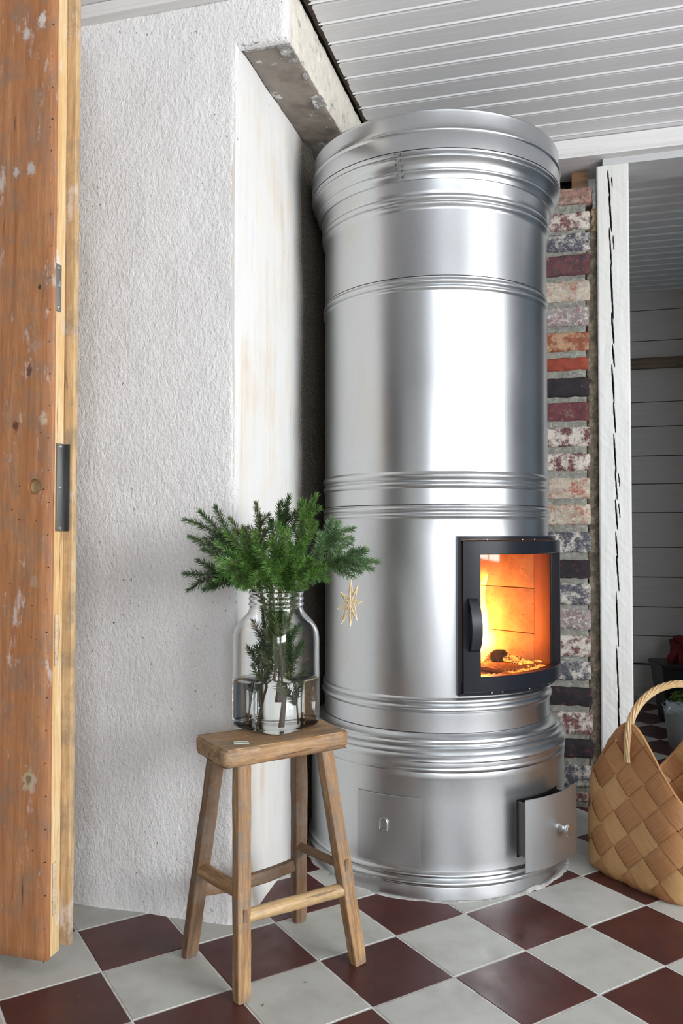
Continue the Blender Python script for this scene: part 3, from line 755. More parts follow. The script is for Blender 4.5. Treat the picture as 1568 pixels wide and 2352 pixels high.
def m_doorglass():
    t = NT('stove_glass')
    tr = t.n('ShaderNodeBsdfTransparent'); tr.inputs[0].default_value = (.98, .93, .86, 1)
    gl = t.n('ShaderNodeBsdfGlossy', Roughness=.03); lw = t.n('ShaderNodeLayerWeight', Blend=.5); mx = t.n('ShaderNodeMixShader'); fr_s = t.math('MULTIPLY_ADD', t.math('POWER', lw.outputs['Facing'], 5.0), .75, .03)
    t.l(fr_s, mx.inputs[0]); t.l(tr.outputs[0], mx.inputs[1]); t.l(gl.outputs[0], mx.inputs[2]); t.l(mx.outputs[0], t.out.inputs['Surface'])
    return t.m
tag(arcs('glass_pane', [(18.2, 77.6, .5410, .8480, .333, .337)], m_doorglass(), pn, 32), 'curved glass pane of the fire door')
# bowed handle
hv = []; hf = []
N = 14
for k in range(N + 1):
    f = k / N; z = .738 - f * .132; r = .351 + .030 * math.sin(PI * min(1, max(0, f))) ** .6; ph = 13.2 + 0.6 * f
    a0, a1 = R(ph), R(ph + 3.9)
    for (rr, aa) in ((r, a0), (r + .006, a0), (r + .006, a1), (r, a1)): hv.append((rr * math.sin(aa), -rr * math.cos(aa), z))
for k in range(N):
    for i in range(4): hf.append([k * 4 + i, k * 4 + (i + 1) % 4, (k + 1) * 4 + (i + 1) % 4, (k + 1) * 4 + i])
hf += [[0, 1, 2, 3], [N * 4 + i for i in range(4)]]
tag(mesh('handle', hv, hf, plain('dark_grey_metal', (.035, .036, .042), .42, .3), pn, angle=50), 'dark grey bowed door handle')
# small studs on the door's top and bottom edges
for zz, phs in ((.8835, (22, 40, 48, 70)), (.5020, (24, 29, 44, 60))):
    for ph in phs:
        b = bmesh.new(); bmesh.ops.create_uvsphere(b, u_segments=8, v_segments=6, radius=.0026)
        q = from_bm('stud', b, GALV, pn, smooth=True); a = R(ph); q.location = (.3455 * math.sin(a), -.3455 * math.cos(a), zz)

# firebox: lined with slabs, open to the glass -----------------------
PC = R(48.0)
def FB(n, w, z):      # chamber frame: n towards the door, w along it
    return Vector((n * math.sin(PC) + w * math.cos(PC), -n * math.cos(PC) + w * math.sin(PC), z))
fb = empty('firebox', (0, 0, 0)); fb.parent = stove
def m_fire_brick():
    t = NT('fired_liner_slab'); v = t.coord()
    col = t.ramp(t.noise(v, 14, 6, .65), [(.3, (.36, .22, .13)), (.55, (.56, .38, .24)), (.75, (.46, .30, .20))])
    sp = t.ramp(t.noise(v, 120, 3), [(.28, 1.0), (.34, 0.0)]); col = t.mix(sp, col, (.08, .04, .02))
    return t.set(Base_Color=col, Roughness=.9, Normal=t.bump(t.noise(v, 50, 5), .4, .003))
LIN = m_fire_brick(); DARKL = plain('sooted_steel_liner', (.34, .16, .09), .6)
def fbox(name, n0, n1, w0, w1, z0, z1, mat, bevel=.002, parent=fb):
    o = from_bm(name, box_bm(w1 - w0, n1 - n0, z1 - z0, bevel), mat, parent, angle=40)
    o.location = FB((n0 + n1) / 2, (w0 + w1) / 2, (z0 + z1) / 2); o.rotation_euler = (0, 0, PC); return o
LZ = (.527, .614, .743, .875)
for a, b in zip(LZ[:-1], LZ[1:]):
    for wv in ((-.205, -.172), (.172, .205)): fbox('liner_slab', -.10, .222, wv[0], wv[1], a + .001, b - .001, LIN)
    fbox('liner_slab', -.13, -.10, -.17, -.001, a + .001, b - .001, LIN); fbox('liner_slab', -.13, -.10, .001, .17, a + .001, b - .001, LIN)
for wv in ((-.200, -.170), (.170, .200)): fbox('door_return', .223, .284, wv[0], wv[1], .527, .875, DARKL)
fbox('baffle', -.13, .26, -.2, .2, .876, .886, DARKL)
fv = [FB(-.13, -.2, .516), FB(-.13, .2, .516)] + [Vector((.331 * math.sin(R(a)), -.331 * math.cos(R(a)), .516)) for a in range(80, 15, -4)]
n_ = len(fv); fv2 = fv + [v + Vector((0, 0, .012)) for v in fv]
mesh('hearth_plate', fv2, [list(range(n_))[::-1], list(range(n_, 2 * n_))] + [[i, (i + 1) % n_, n_ + (i + 1) % n_, n_ + i] for i in range(n_)], plain('iron_hearth', (.10, .07, .05), .7, .3), fb)
for k in range(9):
    w = .0 + .0 * k; q = fbox('grate_bar', .12, .27, -.03 + k * .016, -.021 + k * .016, .5290, .540, plain('hot_iron', (.30, .16, .08), .6, .4) if k == 0 else bpy.data.materials['hot_iron'], .001)

# ash hatch (left) and pulled-out ash drawer (right) ------------------
hc = arcs('hatch_cover', [(-33.2, -6.2, .078, .247, .3598, .3632)], GALV2, stove, 24, .0006)
def on_base(ph, r, z): a = R(ph); return Vector((r * math.sin(a), -r * math.cos(a), z))
ring = []
for k in range(13):
    f = k / 12
    a = PI * (1.12 * f - .06)
    ring.append((math.cos(a) * .0105, math.sin(a) * .013 + .004))
ring = [(.0105, -.012)] + ring + [(-.0105, -.012), (.0105, -.012)]
e = Matrix.Rotation(R(-20.8), 4, 'Z')
pr = tube('ring_pull', [e @ Vector((x, -.3660, .1720 + z)) for x, z in ring], .0020, GALV, hc, 8)
bk_ = from_bm('ring_plate', box_bm(.022, .0015, .020, .0005, 1, M=e @ Matrix.Translation((0, -.3630, .172))), GALV2, hc)
for sx_ in (-.0035, .0045):
    for dz_ in (-.019,):
        o = from_bm('rivet_hole', box_bm(.003, .0012, .003, .0003, 1, M=e @ Matrix.Translation((sx_, -.3624, .172 + dz_))), SM, hc)
dr = empty('ash_drawer', (0, 0, 0)); dr.parent = stove
PH = 48.0; off = Vector((math.sin(R(PH)), -math.cos(R(PH)), 0)) * .048
fr_ = arcs('drawer_front', [(30.2, 66.0, .070, .246, .3595, .3620)], GALV2, dr, 28, .0006); fr_.location = off
ID = m_galv('inner_zinc', (.34, .33, .31), .4, .6)
def dbox(name, n0, n1, w0, w1, z0, z1, mat):
    a = R(PH); o = from_bm(name, box_bm(w1 - w0, n1 - n0, z1 - z0, .0006, 1), mat, dr)
    o.location = Vector((((n0 + n1) / 2) * math.sin(a) + ((w0 + w1) / 2) * math.cos(a), -((n0 + n1) / 2) * math.cos(a) + ((w0 + w1) / 2) * math.sin(a), (z0 + z1) / 2)) + off * .9; o.rotation_euler = (0, 0, a)
dbox('drawer_side', .08, .353, -.0815, -.080, .094, .228, ID); dbox('drawer_side', .08, .353, .080, .0815, .094, .228, ID)
dbox('drawer_bottom', .08, .350, -.08, .08, .094, .0965, ID)
lathe('inner_dark', [(.345, .075), (.345, .25)], plain('drawer_gap_shade', (.015, .014, .013), .9), stove, 12, 28, 70)  # dark curved sheet standing in for shade behind the drawer opening
kn = lathe('knob', [(0, 0), (.008, 0), (.0075, .004), (.006, .008), (.006, .016), (.0095, .021), (.0125, .026), (.0130, .029), (.0115, .0315), (0, .0325)], m_galv('satin_aluminium', (.62, .62, .62), .3, .36), fr_, 28, angle=50)
a = R(49.5); kn.scale = (1.3, 1.3, .95); kn.location = (.362 * math.sin(a), -.362 * math.cos(a), .158); kn.rotation_euler = Vector((math.sin(a), -math.cos(a), 0)).to_track_quat('Z', 'Y').to_euler()
# ragged mortar bead round the stove's foot
V = []; F = []
for k in range(240):
    a = 2 * PI * k / 240
    w = .006 + .006 * noise.noise(Vector((math.cos(a) * 6, math.sin(a) * 6, 0))) + .004 * noise.noise(Vector((math.cos(a) * 22, math.sin(a) * 22, 4)))
    h = .0015 + .002 * noise.noise(Vector((math.cos(a) * 14, math.sin(a) * 14, 2)))
    bump_ = .0
    ph = math.degrees(math.atan2(math.sin(a), -math.cos(a)))
    ww = math.degrees(a)
    if abs(ww - 42) < 10: h += .014 * max(0, 1 - abs(ww - 42) / 10) * (.5 + .5 * noise.noise(Vector((ww * .5, 0, 0))))
    for (rr, z) in ((.360, .0), (.3625, h + .001), (.3640 + w * .3, h * .8), (.364 + w, .0012), (.364 + w + .002, -.001)):
        V.append((rr * math.sin(a), -rr * math.cos(a), z))
for k in range(240):
    k2 = (k + 1) % 240
    for i in range(4): F.append([k * 5 + i, k2 * 5 + i, k2 * 5 + i + 1, k * 5 + i + 1])
mr = mesh('trim_mortar_ring', V, F, m_brick('pale_mortar', (.50, .50, .47), [((.60, .60, .57), .5, 60, 2)], 1), None, smooth=True)
mr.location = (SX, SY, 0); mr.rotation_euler = (0, 0, R(-6.55)); tag(mr, 'ragged pale mortar bead around the stove foot', None, None, 'structure')

# ------------------------------------------------------------------ fire
STM = Matrix.Translation((SX, SY, 0)) @ Matrix.Rotation(R(-6.55), 4, 'Z')
def m_flame(seed):
    t = NT('flame'); v = t.coord()
    x, y, z = t.sep(v)
    n = t.noise(t.coord(scale=(1, 1, .45), loc=(seed, 0, 0)), 26, 3, .6, 1.2)
    ns = t.ramp(n, [(.32, 0.0), (.55, 1.0)])
    col = t.ramp(t.math('MULTIPLY', z, 4.0), [(.0, (1.0, .62, .20)), (.5, (1.0, .42, .08)), (1.0, (1.0, .18, .02))])
    em = t.n('ShaderNodeEmission'); t.l(col, em.inputs['Color'])
    fade = t.ramp(t.math('MULTIPLY', z, 4.0), [(0.0, 1.0), (1.0, .25)])
    t.l(t.math('MULTIPLY', t.math('MULTIPLY', ns, fade), 55.0), em.inputs['Strength'])
    t.t.nodes.remove(t.b); t.l(em.outputs[0], t.out.inputs['Volume'])
    return t.m
def flame(n, w, z, r, h, seed, lean):
    V = []; F = []; NS, NR = 14, 16
    for i in range(NR + 1):
        f = i / NR; rr = r * (math.sin(PI * min(1, f * .96 + .04)) ** .75) * (1 - .55 * f)
        for k in range(NS):
            a = 2 * PI * k / NS; q = 1 + .35 * noise.noise(Vector((math.cos(a) * 1.5 + seed, math.sin(a) * 1.5, f * 4)))
            V.append((rr * q * math.cos(a) + lean[0] * f * f * h + .012 * math.sin(f * 7 + seed) * f, rr * q * math.sin(a) + lean[1] * f * f * h, f * h))
    for i in range(NR):
        for k in range(NS): F.append([i * NS + k, i * NS + (k + 1) % NS, (i + 1) * NS + (k + 1) % NS, (i + 1) * NS + k])
    F += [list(range(NS))[::-1], [NR * NS + k for k in range(NS)]]
    return V, F
fire = empty('fire', STM @ FB(.10, .05, .530), R(-6.55)); tag(fire, 'orange flames burning behind the curved stove glass', 'fire')
for k, (n, w, r, h, ln) in enumerate([(.04, .02, .050, .26, (.10, 0)), (.06, .08, .045, .24, (-.10, .1)), (.14, .035, .040, .20, (.05, 0)), (-.02, .10, .045, .20, (.0, .05)), (.10, .125, .030, .17, (-.25, 0)), (.10, .065, .036, .28, (-.05, .1)), (.07, .105, .034, .24, (.12, .1))]):
    V, F = flame(n, w, 0, r, h, k * 3.1, ln)
    o = mesh('flame', V, F, m_flame(k * 1.7), fire, smooth=True); o.location = FB(n, w, .540) - FB(.10, .05, .530)
for (n, w, z, e_, rad) in ((.10, .03, .562, 1.25, .018), (.02, -.02, .62, .35, .03)):
    pl_ = bpy.data.lights.new('fire_glow', 'POINT'); pl_.energy = e_; pl_.color = (1.0, .23, .035); pl_.shadow_soft_size = rad
    o = bpy.data.objects.new('fire_glow', pl_); COL.objects.link(o); o.location = STM @ FB(n, w, z)
def m_ember():
    t = NT('ember'); v = t.coord()
    f = t.ramp(t.noise(v, 70, 4, .6), [(.42, 0.0), (.62, 1.0)])
    t.set(Base_Color=t.ramp(t.noise(v, 90, 3), [(.4, (.05, .03, .02)), (.7, (.45, .30, .20))]), Roughness=.9)
    t.b.inputs['Emission Color'].default_value = (1.0, .28, .05, 1); t.l(t.math('MULTIPLY', f, 2.2), t.b.inputs['Emission Strength']); return t.m
bme = bmesh.new(); re_ = random.Random(21)
for k in range(900):
    ph = re_.uniform(18, 79)
    if k < 300:
        rr = re_.uniform(.265, .328); p = Vector((rr * math.sin(R(ph)), -rr * math.cos(R(ph)), .5295 + re_.random() * .003)); s_ = re_.uniform(.002, .0055)
    else:
        n_e, w_e = re_.gauss(.11, .05), min(.155, max(-.1, re_.gauss(.09, .05)))
        if n_e > .135 and w_e < .075: continue
        p = FB(n_e, w_e, .534 + re_.random() * .012); s_ = re_.uniform(.003, .010)
    M = Matrix.Translation(p) @ Matrix.Rotation(re_.random() * 6, 4, 'Z') @ Matrix.Rotation(re_.random() * .7, 4, 'X')
    bmesh.ops.create_icosphere(bme, subdivisions=1, radius=1.0, matrix=M @ Matrix.Diagonal((s_ * re_.uniform(1, 3), s_, s_ * .6, 1)))
eb = from_bm('ember_bed', bme, m_ember(), None); eb.matrix_world = STM; tag(eb, 'glowing embers and ash on the stove hearth', 'embers', None, 'stuff')
CHARM = m_brick('charred_wood', (.035, .022, .016), [((.30, .12, .04), .62, 60, 2)], 6)
lg = rough_box('charred_log', .085, .035, .032, (14, 6, 6), .006, CHARM, None, 40, 3, .008); lg.matrix_world = STM @ Matrix.Translation(FB(.15, .10, .550)) @ Matrix.Rotation(PC + .5, 4, 'Z') @ Matrix.Rotation(.15, 4, 'Y')
tag(lg, 'small charred log on the embers inside the stove', 'log')

# ------------------------------------------------------------------ wooden stool
stool = empty('wooden_stool', (-.145, 1.735, 0), 0); tag(stool, 'worn elm stool with thick slab seat, splayed legs and round rails', 'stool')
SW = m_wood('old_elm_legs', (.14, .066, .026), (.40, .225, .100), (.62, .41, .21), 'z', .9, .55, .75)
SWD = m_wood('old_elm_legs_dark', (.11, .058, .030), (.22, .125, .068), (.34, .215, .125), 'z', .9, .6, .85)
SR = m_wood('old_elm_rail', (.34, .21, .090), (.58, .39, .19), (.70, .51, .28), 'z', .8, .5, .5)
SEATM = m_wood('old_elm_seat', (.17, .082, .034), (.42, .245, .115), (.60, .40, .21), 'x', .75, .55, .55)
SO = Vector((-.145, 1.735, 0))
faceA = math.atan2(.1655, .2443)
feet = {'FL': (-.192, 1.590), 'FR': (.035, 1.730), 'BL': (-.325, 1.759), 'BR': (-.099, 1.916)}
tops = {'FL': (-.1993, 1.6266), 'FR': (-.0379, 1.7364), 'BL': (-.2590, 1.7080), 'BR': (-.0938, 1.8016)}
tops['FL'] = (-.1985, 1.6290)
LEG = {}
for k, (nm, (fx, fy)) in enumerate(feet.items()):
    p0 = Vector((fx, fy, .0)) - SO; p1 = Vector((tops[nm][0], tops[nm][1], .450)) - SO; LEG[nm] = (p0, p1)
    stick('leg', p0, p1, .0325, .0300, SW if nm[0] == 'F' else SWD, stool, faceA, .0075, 0, 26, .0012, 1.0, seed=k)
def at(nm, z):
    p0, p1 = LEG[nm]; f = z / .45; return p0 + (p1 - p0) * f
stick('rail', at('FL', .153), at('FR', .153), .0275, .0275, SR, stool, PI / 2, nseg=14, amp=.0016, roundness=1, seed=5)
stick('rail', at('BL', .192), at('FL', .198), .0300, .0300, SW, stool, PI / 2, nseg=14, amp=.0016, roundness=1, seed=6)
stick('rail', at('BL', .147), at('BR', .150), .0160, .0280, SWD, stool, faceA + PI / 2, .004, -.012, 14, .0012, seed=7)
stick('rail', at('BR', .190), at('FR', .200), .0170, .0280, SWD, stool, faceA + PI / 2, .003, 0, 10, .001, seed=8)
for nm, z in (('FL', .160), ('FR', .205)):      # wedged tenon ends showing on the legs
    p = at(nm, z); o = from_bm('tenon', box_bm(.009, .003, .024, .0008, 1), SWD, stool, angle=40); o.location = p + Vector((math.sin(faceA), -math.cos(faceA), 0)) * .0158; o.rotation_euler = (0, 0, faceA)
def seat():
    A = Vector((-.2249, 1.5735)); B = Vector((.0194, 1.739)); D = Vector((-.3098, 1.709)); C = Vector((-.0464, 1.8571))
    nx, ny, nz = 56, 28, 7; V = []; idx = {}; F = []
    cen = (A + B + C + D) / 4; ca, sa = math.cos(-faceA), math.sin(-faceA)
    def P(i, j, k):
        key = (i, j, k)
        if key in idx: return idx[key]
        u, v = i / nx, j / ny
        p = A * (1 - u) * (1 - v) + B * u * (1 - v) + C * u * v + D * (1 - u) * v
        q = p - cen; x, y = q.x * ca - q.y * sa, q.x * sa + q.y * ca
        f = k / nz; z = .4445 + (.480 - .4445) * f
        sh = .004 + .006 * (1 - f) ** 1.5
        ex, ey = min(u, 1 - u) * .295, min(v, 1 - v) * .16
        # rounded arrises
        rr = .007
        for (dist, sgnx, sgny) in ((ex, 1 if u > .5 else -1, 0), (ey, 0, 1 if v > .5 else -1)):
            if dist < 1e-6:
                top = max(0, (z - (.480 - rr)) / rr); bot = max(0, ((.4445 + rr * 1.4) - z) / (rr * 1.4))
                x -= sgnx * rr * .8 * (top ** 2 + bot ** 2 * 1.2); y -= sgny * rr * .8 * (top ** 2 + bot ** 2 * 1.2)
        if k == nz:
            if min(ex, ey) < rr: z -= .0022 * (1 - min(ex, ey) / rr) ** 2
        cr = math.hypot(max(0, .022 - ex), max(0, .022 - ey))
        if cr > .022: s_ = (cr - .022); x -= (1 if u > .5 else -1) * s_ * .7; y -= (1 if v > .5 else -1) * s_ * .7
        d = fbm((x * 22, y * 22, z * 30), 3)
        x += .0022 * d * (i in (0, nx)); y += .0026 * d * (j in (0, ny)); z += .0006 * fbm((x * 18, y * 40, 3), 3)
        idx[key] = len(V); V.append((x, y, z)); return idx[key]
    for i in range(nx):
        for j in range(ny):
            for k in (0, nz): F.append([P(i, j, k), P(i + 1, j, k), P(i + 1, j + 1, k), P(i, j + 1, k)])
    for i in range(nx):
        for k in range(nz):
            for j in (0, ny): F.append([P(i, j, k), P(i + 1, j, k), P(i + 1, j, k + 1), P(i, j, k + 1)])
    for j in range(ny):
        for k in range(nz):
            for i in (0, nx): F.append([P(i, j, k), P(i, j + 1, k), P(i, j + 1, k + 1), P(i, j, k + 1)])
    o = mesh('seat', V, F, SEATM, stool, angle=55); o.location = (cen.x - SO.x, cen.y - SO.y, 0); o.rotation_euler = (0, 0, faceA)
seat()
# pale paint stain with a fallen needle on the seat
stn = rough_box('paint_stain', .034, .018, .0012, (10, 8, 1), .0012, plain('pale_stain', (.50, .56, .46), .5), stool, 90, 4, .003); stn.location = Vector((-.200, 1.640, .4803)) - SO; stn.rotation_euler = (0, 0, .2)

# ------------------------------------------------------------------ glass jar with water
JX, JY, JZ = -.1425, 1.782, .4806
def sq(r, n, ang, rot):      # rounded-square radius
    a = ang - rot; return r * (abs(math.cos(a)) ** n + abs(math.sin(a)) ** n) ** (-1.0 / n)
JROT = R(45 + 8)
def ring_loft(name, prof, mat, parent, seg=96, closed_bottom=True, closed_top=False, angle=60):
    """prof: (half width, z, exponent)"""
    V = []; F = []
    for (r, z, n) in prof:
        for k in range(seg):
            a = 2 * PI * k / seg; rr = sq(r, n, a, JROT) if n > 2.01 else r
            V.append((rr * math.cos(a), rr * math.sin(a), z))
    m = len(prof)
    for i in range(m - 1):
        for k in range(seg): F.append([i * seg + k, i * seg + (k + 1) % seg, (i + 1) * seg + (k + 1) % seg, (i + 1) * seg + k])
    if closed_bottom: F.append(list(range(seg))[::-1])
    if closed_top: F.append([(m - 1) * seg + k for k in range(seg)])
    return mesh(name, V, F, mat, parent, angle=angle)
GLASS = NT('clear_glass').set(Base_Color=(.97, .985, .98), Roughness=.0, IOR=1.47, Transmission_Weight=1.0)
WATER = NT('water').set(Base_Color=(.975, .985, .98), Roughness=.0, IOR=1.333, Transmission_Weight=1.0)
jar = empty('glass_jar', (JX, JY, JZ)); tag(jar, 'large clear square-shouldered glass jar standing on the wooden stool', 'jar')
a_ = .0770
outer = [(.045, .0015, 4.5), (.060, .0, 5), (.070, .002, 5), (.0755, .007, 5), (a_, .014, 5), (a_, .10, 5), (a_, .190, 4.8), (.0765, .205, 4.5), (.0745, .216, 4), (.0705, .227, 3.2), (.0650, .238, 2.6), (.0605, .248, 2.1), (.0585, .256, 2), (.0580, .262, 2), (.0605, .264, 2), (.0605, .267, 2), (.0580, .269, 2), (.0580, .274, 2), (.0600, .276, 2), (.0600, .279, 2), (.0580, .281, 2), (.0580, .286, 2), (.0600, .289, 2), (.0600, .292, 2), (.0585, .294, 2), (.0555, .2935, 2), (.0545, .291, 2)]
wt = .0032
inner = [(.0545, .262, 2), (.0550, .254, 2.0), (.0575, .246, 2.1), (.0618, .237, 2.6), (.0672, .226, 3.2), (.0712, .2155, 4), (.0733, .2045, 4.5), (a_ - wt, .190, 4.8), (a_ - wt, .10, 5), (a_ - wt, .018, 5), (.0715, .012, 5), (.066, .0085, 5), (.045, .0075, 4.5)]
ring_loft('jar_glass', outer + inner, GLASS, jar, closed_top=True)
wl = .106; wi = .0003
water = ring_loft('water', [(.045, .0072, 4.5), (.0662, .0082, 5), (.0718, .0118, 5), (a_ - wt + wi, .018, 5), (a_ - wt + wi, .100, 5), (a_ - wt + wi, wl - .002, 5), (a_ - wt - .002, wl, 5), (.03, wl - .0003, 4)], WATER, None, closed_top=True)
water.location = (JX, JY, JZ); tag(water, 'clear water filling the bottom third of the glass jar', 'water')

# ------------------------------------------------------------------ spruce branches
def m_needle(name, c0, c1):
    t = NT(name); v = t.coord()
    col = t.ramp(t.noise(v, 45, 3, .6), [(.3, c0), (.7, c1)])
    return t.set(Base_Color=col, Roughness=.42, Specular_IOR_Level=.4)
NEED = {'dark': m_needle('dark_green_needles', (.020, .050, .013), (.055, .115, .028)), 'green': m_needle('fresh_green_needles', (.032, .105, .016), (.150, .290, .055)),
        'blue': m_needle('bluish_green_needles', (.070, .145, .055), (.165, .290, .115)), 'olive': m_needle('olive_needles', (.050, .085, .022), (.120, .165, .045))}
BARK = m_wood('spruce_bark', (.07, .045, .025), (.16, .11, .06), (.25, .18, .10), 'z', 1.0, .8)
def needle_geo(V, F, p, d, L, r):
    up = Vector((.3, .2, .9)); a = d.cross(up).normalized(); b = d.cross(a)
    k = len(V)
    for (f, q) in ((.0, .55), (.45, 1.0)):
        for j in range(3):
            an = 2 * PI * j / 3; V.append(p + d * (L * f) + (a * math.cos(an) + b * math.sin(an)) * r * q)
    V.append(p + d * L)
    for j in range(3):
        j2 = (j + 1) % 3
        F.append([k + j, k + j2, k + 3 + j2, k + 3 + j]); F.append([k + 3 + j, k + 3 + j2, k + 6])
def bez(p0, p1, p2, p3, n):
    out = []
    for i in range(n + 1):
        t = i / n; out.append(p0 * (1 - t) ** 3 + p1 * 3 * t * (1 - t) ** 2 + p2 * 3 * t * t * (1 - t) + p3 * t ** 3)
    return out
def dress(V, F, pts, rnd, L, dens, ang=55, start=0.0, endtuft=True):
    """needles spiralling round a twig; they lean towards the tip"""
    lens = [0]
    for a, b in zip(pts[:-1], pts[1:]): lens.append(lens[-1] + (b - a).length)
    tot = lens[-1]; n = int(tot * (1 - start) * dens); spin = rnd.random() * 6
    for i in range(n):
        s = tot * (start + (1 - start) * (i + rnd.random()) / max(1, n)); k = 0
        while k < len(pts) - 2 and lens[k + 1] < s: k += 1
        f = (s - lens[k]) / max(1e-6, lens[k + 1] - lens[k]); p = pts[k].lerp(pts[k + 1], min(1, f)); t = (pts[k + 1] - pts[k]).normalized()
        a0 = t.cross(Vector((0, 0, 1)))
        if a0.length < .2: a0 = t.cross(Vector((1, 0, 0)))
        a0.normalize(); b0 = t.cross(a0).normalized()
        spin += 2.4 + rnd.uniform(-.5, .5)
        side = a0 * math.cos(spin) + b0 * math.sin(spin)
        q = s / tot; an = R(ang * (1 - .45 * max(0, (q - .8) / .2)) + rnd.uniform(-12, 10))
        d = (t * math.cos(an) + side * math.sin(an)).normalized()
        needle_geo(V, F, p, d, L * rnd.uniform(.75, 1.1) * (.75 + .25 * min(1, (1 - q) * 8 + .3)), .00078)
    if endtuft:
        t = (pts[-1] - pts[-2]).normalized()
        for i in range(10):
            d = (t + Vector((rnd.gauss(0, .3), rnd.gauss(0, .3), rnd.gauss(0, .3)))).normalized(); needle_geo(V, F, pts[-1], d, L * rnd.uniform(.6, .9), .00078)
def pix(u, v, dep):        # place measured against the room: offset at a chosen depth in front of the viewer
    pi = R(1.53); a = (u - 784) / 1868; b = (1176 - v) / 1868
    d = Vector((a, math.cos(pi) - b * math.sin(pi), math.sin(pi) + b * math.cos(pi))); return Vector((0, 0, CAMH)) + d * (dep / d.y)
JC = Vector((JX, JY, JZ))
def branch(seed, base, neck, tip, bend, twigs, mat, label, L=.0185, dens=1900, stemr=.0030, in_twigs=0, needle_from=.35):
    rnd = random.Random(seed)
    if seed not in (1, 7, 8): base = (base[0], base[1], .120 + rnd.random() * .05)
    p0 = JC + Vector(base); pn = JC + Vector((neck[0], neck[1], .285)); p3 = Vector(tip)
    c1 = pn + (pn - p0).normalized() * (p3 - pn).length * .35; c2 = p3 + Vector(bend)
    low = [p0.lerp(pn, i / 6) for i in range(6)]
    up = bez(pn, c1, c2, p3, 14); pts = low + up
    b = empty('spruce_branch', p0); tag(b, label, 'branch', 'spruce branches in the jar')
    rad = [stemr * (1 - .72 * i / (len(pts) - 1)) for i in range(len(pts))]
    tube('stem', [p - p0 for p in pts], rad, BARK, b, 6)
    TV, TF, V, F = [], [], [], []
    twigs = list(twigs) + [(rnd.uniform(.12, .45), rnd.uniform(0, 360), rnd.uniform(.035, .055), rnd.uniform(-.005, .01)) for _ in range(5)] + [(rnd.uniform(.5, .85), rnd.uniform(0, 360), rnd.uniform(.025, .04), 0) for _ in range(4)]
    dress(V, F, up, rnd, L, dens, start=.02)
    dress(V, F, (low[1:] if p0.z > JC.z + .11 else low[3:]) + [up[0]], rnd, L * .85, dens * .6, 40, endtuft=False)
    for (f, az, ln, droop) in twigs:
        i = min(len(up) - 2, int(f * (len(up) - 1))); q = up[i]; t = (up[i + 1] - up[i]).normalized()
        if isinstance(az, Vector): d = (az - q).normalized(); ln = (az - q).length
        else:
            a0 = t.cross(Vector((0, 0, 1)))
            if a0.length < .2: a0 = t.cross(Vector((1, 0, 0)))
            a0.normalize(); b0 = t.cross(a0).normalized(); sd = a0 * math.cos(R(az)) + b0 * math.sin(R(az)); d = (t * .72 + sd * .70).normalized()
        e_ = q + d * ln + Vector((0, 0, -droop)); tw = bez(q, q + d * ln * .35, q + d * ln * .7 + Vector((0, 0, -droop * .3)), e_, 7)
        tube_geo([p - p0 for p in tw], [.0012 * (1 - .5 * k / 7) for k in range(8)], 5, True, TV, TF)
        dress(V, F, tw, rnd, L, dens, start=.04)
    for k in range(in_twigs):
        i = rnd.randrange(1, 5); q = low[i]; a = rnd.uniform(0, 2 * PI); ln = rnd.uniform(.03, .055)
        inward = (Vector((JX, JY, q.z)) - q); inward.z = 0
        d = (Vector((math.cos(a) * .45, math.sin(a) * .45, .75)) + inward * 6).normalized(); tw = bez(q, q + d * ln * .3, q + d * ln * .7, q + d * ln, 5)
        tube_geo([p - p0 for p in tw], [.0011] * 6, 5, True, TV, TF); dress(V, F, tw, rnd, L * .8, dens * .8)
    if TV: mesh('twigs', TV, TF, BARK, b)
    o = mesh('needles', [v - p0 for v in V], F, NEED[mat], b); o['kind'] = 'stuff'
    if TV: pass
    return b
P = pix
branch(1, (-.012, .018, .055), (-.034, .010), P(428, 1195, 1.74), (.06, 0, -.015), [(.45, P(462, 1178, 1.72), 0, 0), (.35, P(440, 1235, 1.72), 0, 0), (.55, P(496, 1168, 1.76), 0, 0), (.25, P(470, 1262, 1.70), 0, 0)], 'dark', 'dark spruce branch reaching furthest left over the jar')
branch(2, (.030, .000, .020), (-.040, -.012), P(436, 1352, 1.70), (.06, 0, .045), [(.5, P(458, 1290, 1.70), 0, 0), (.4, P(470, 1352, 1.66), 0, 0), (.6, P(428, 1318, 1.72), 0, 0)], 'dark', 'dark spruce branch drooping at the lower left of the jar')
branch(3, (.020, .020, .030), (-.020, .020), P(588, 1160, 1.84), (.01, 0, -.05), [(.45, 30, .060, 0), (.45, 200, .06, 0), (.6, 110, .05, 0), (.3, P(530, 1195, 1.80), 0, 0), (.35, P(540, 1220, 1.72), 0, 0), (.3, P(560, 1215, 1.74), 0, 0)], 'olive', 'upright spruce branch left of centre behind the others')
branch(4, (-.020, -.010, .012), (.004, .026), P(662, 1145, 1.80), (-.01, 0, -.05), [(.4, P(640, 1165, 1.78), 0, 0), (.5, P(690, 1175, 1.78), 0, 0), (.3, P(620, 1200, 1.72), 0, 0), (.35, P(655, 1215, 1.70), 0, 0), (.6, 90, .04, 0)], 'dark', 'dark upright spruce branch at the top middle of the bunch')
branch(5, (-.030, .010, .010), (.020, .012), P(724, 1142, 1.76), (-.03, 0, -.05), [(.45, P(712, 1190, 1.74), 0, 0), (.3, P(722, 1205, 1.72), 0, 0), (.6, P(690, 1160, 1.72), 0, 0), (.25, P(700, 1240, 1.66), 0, 0)], 'green', 'bright spruce branch with the tallest tip right of centre')
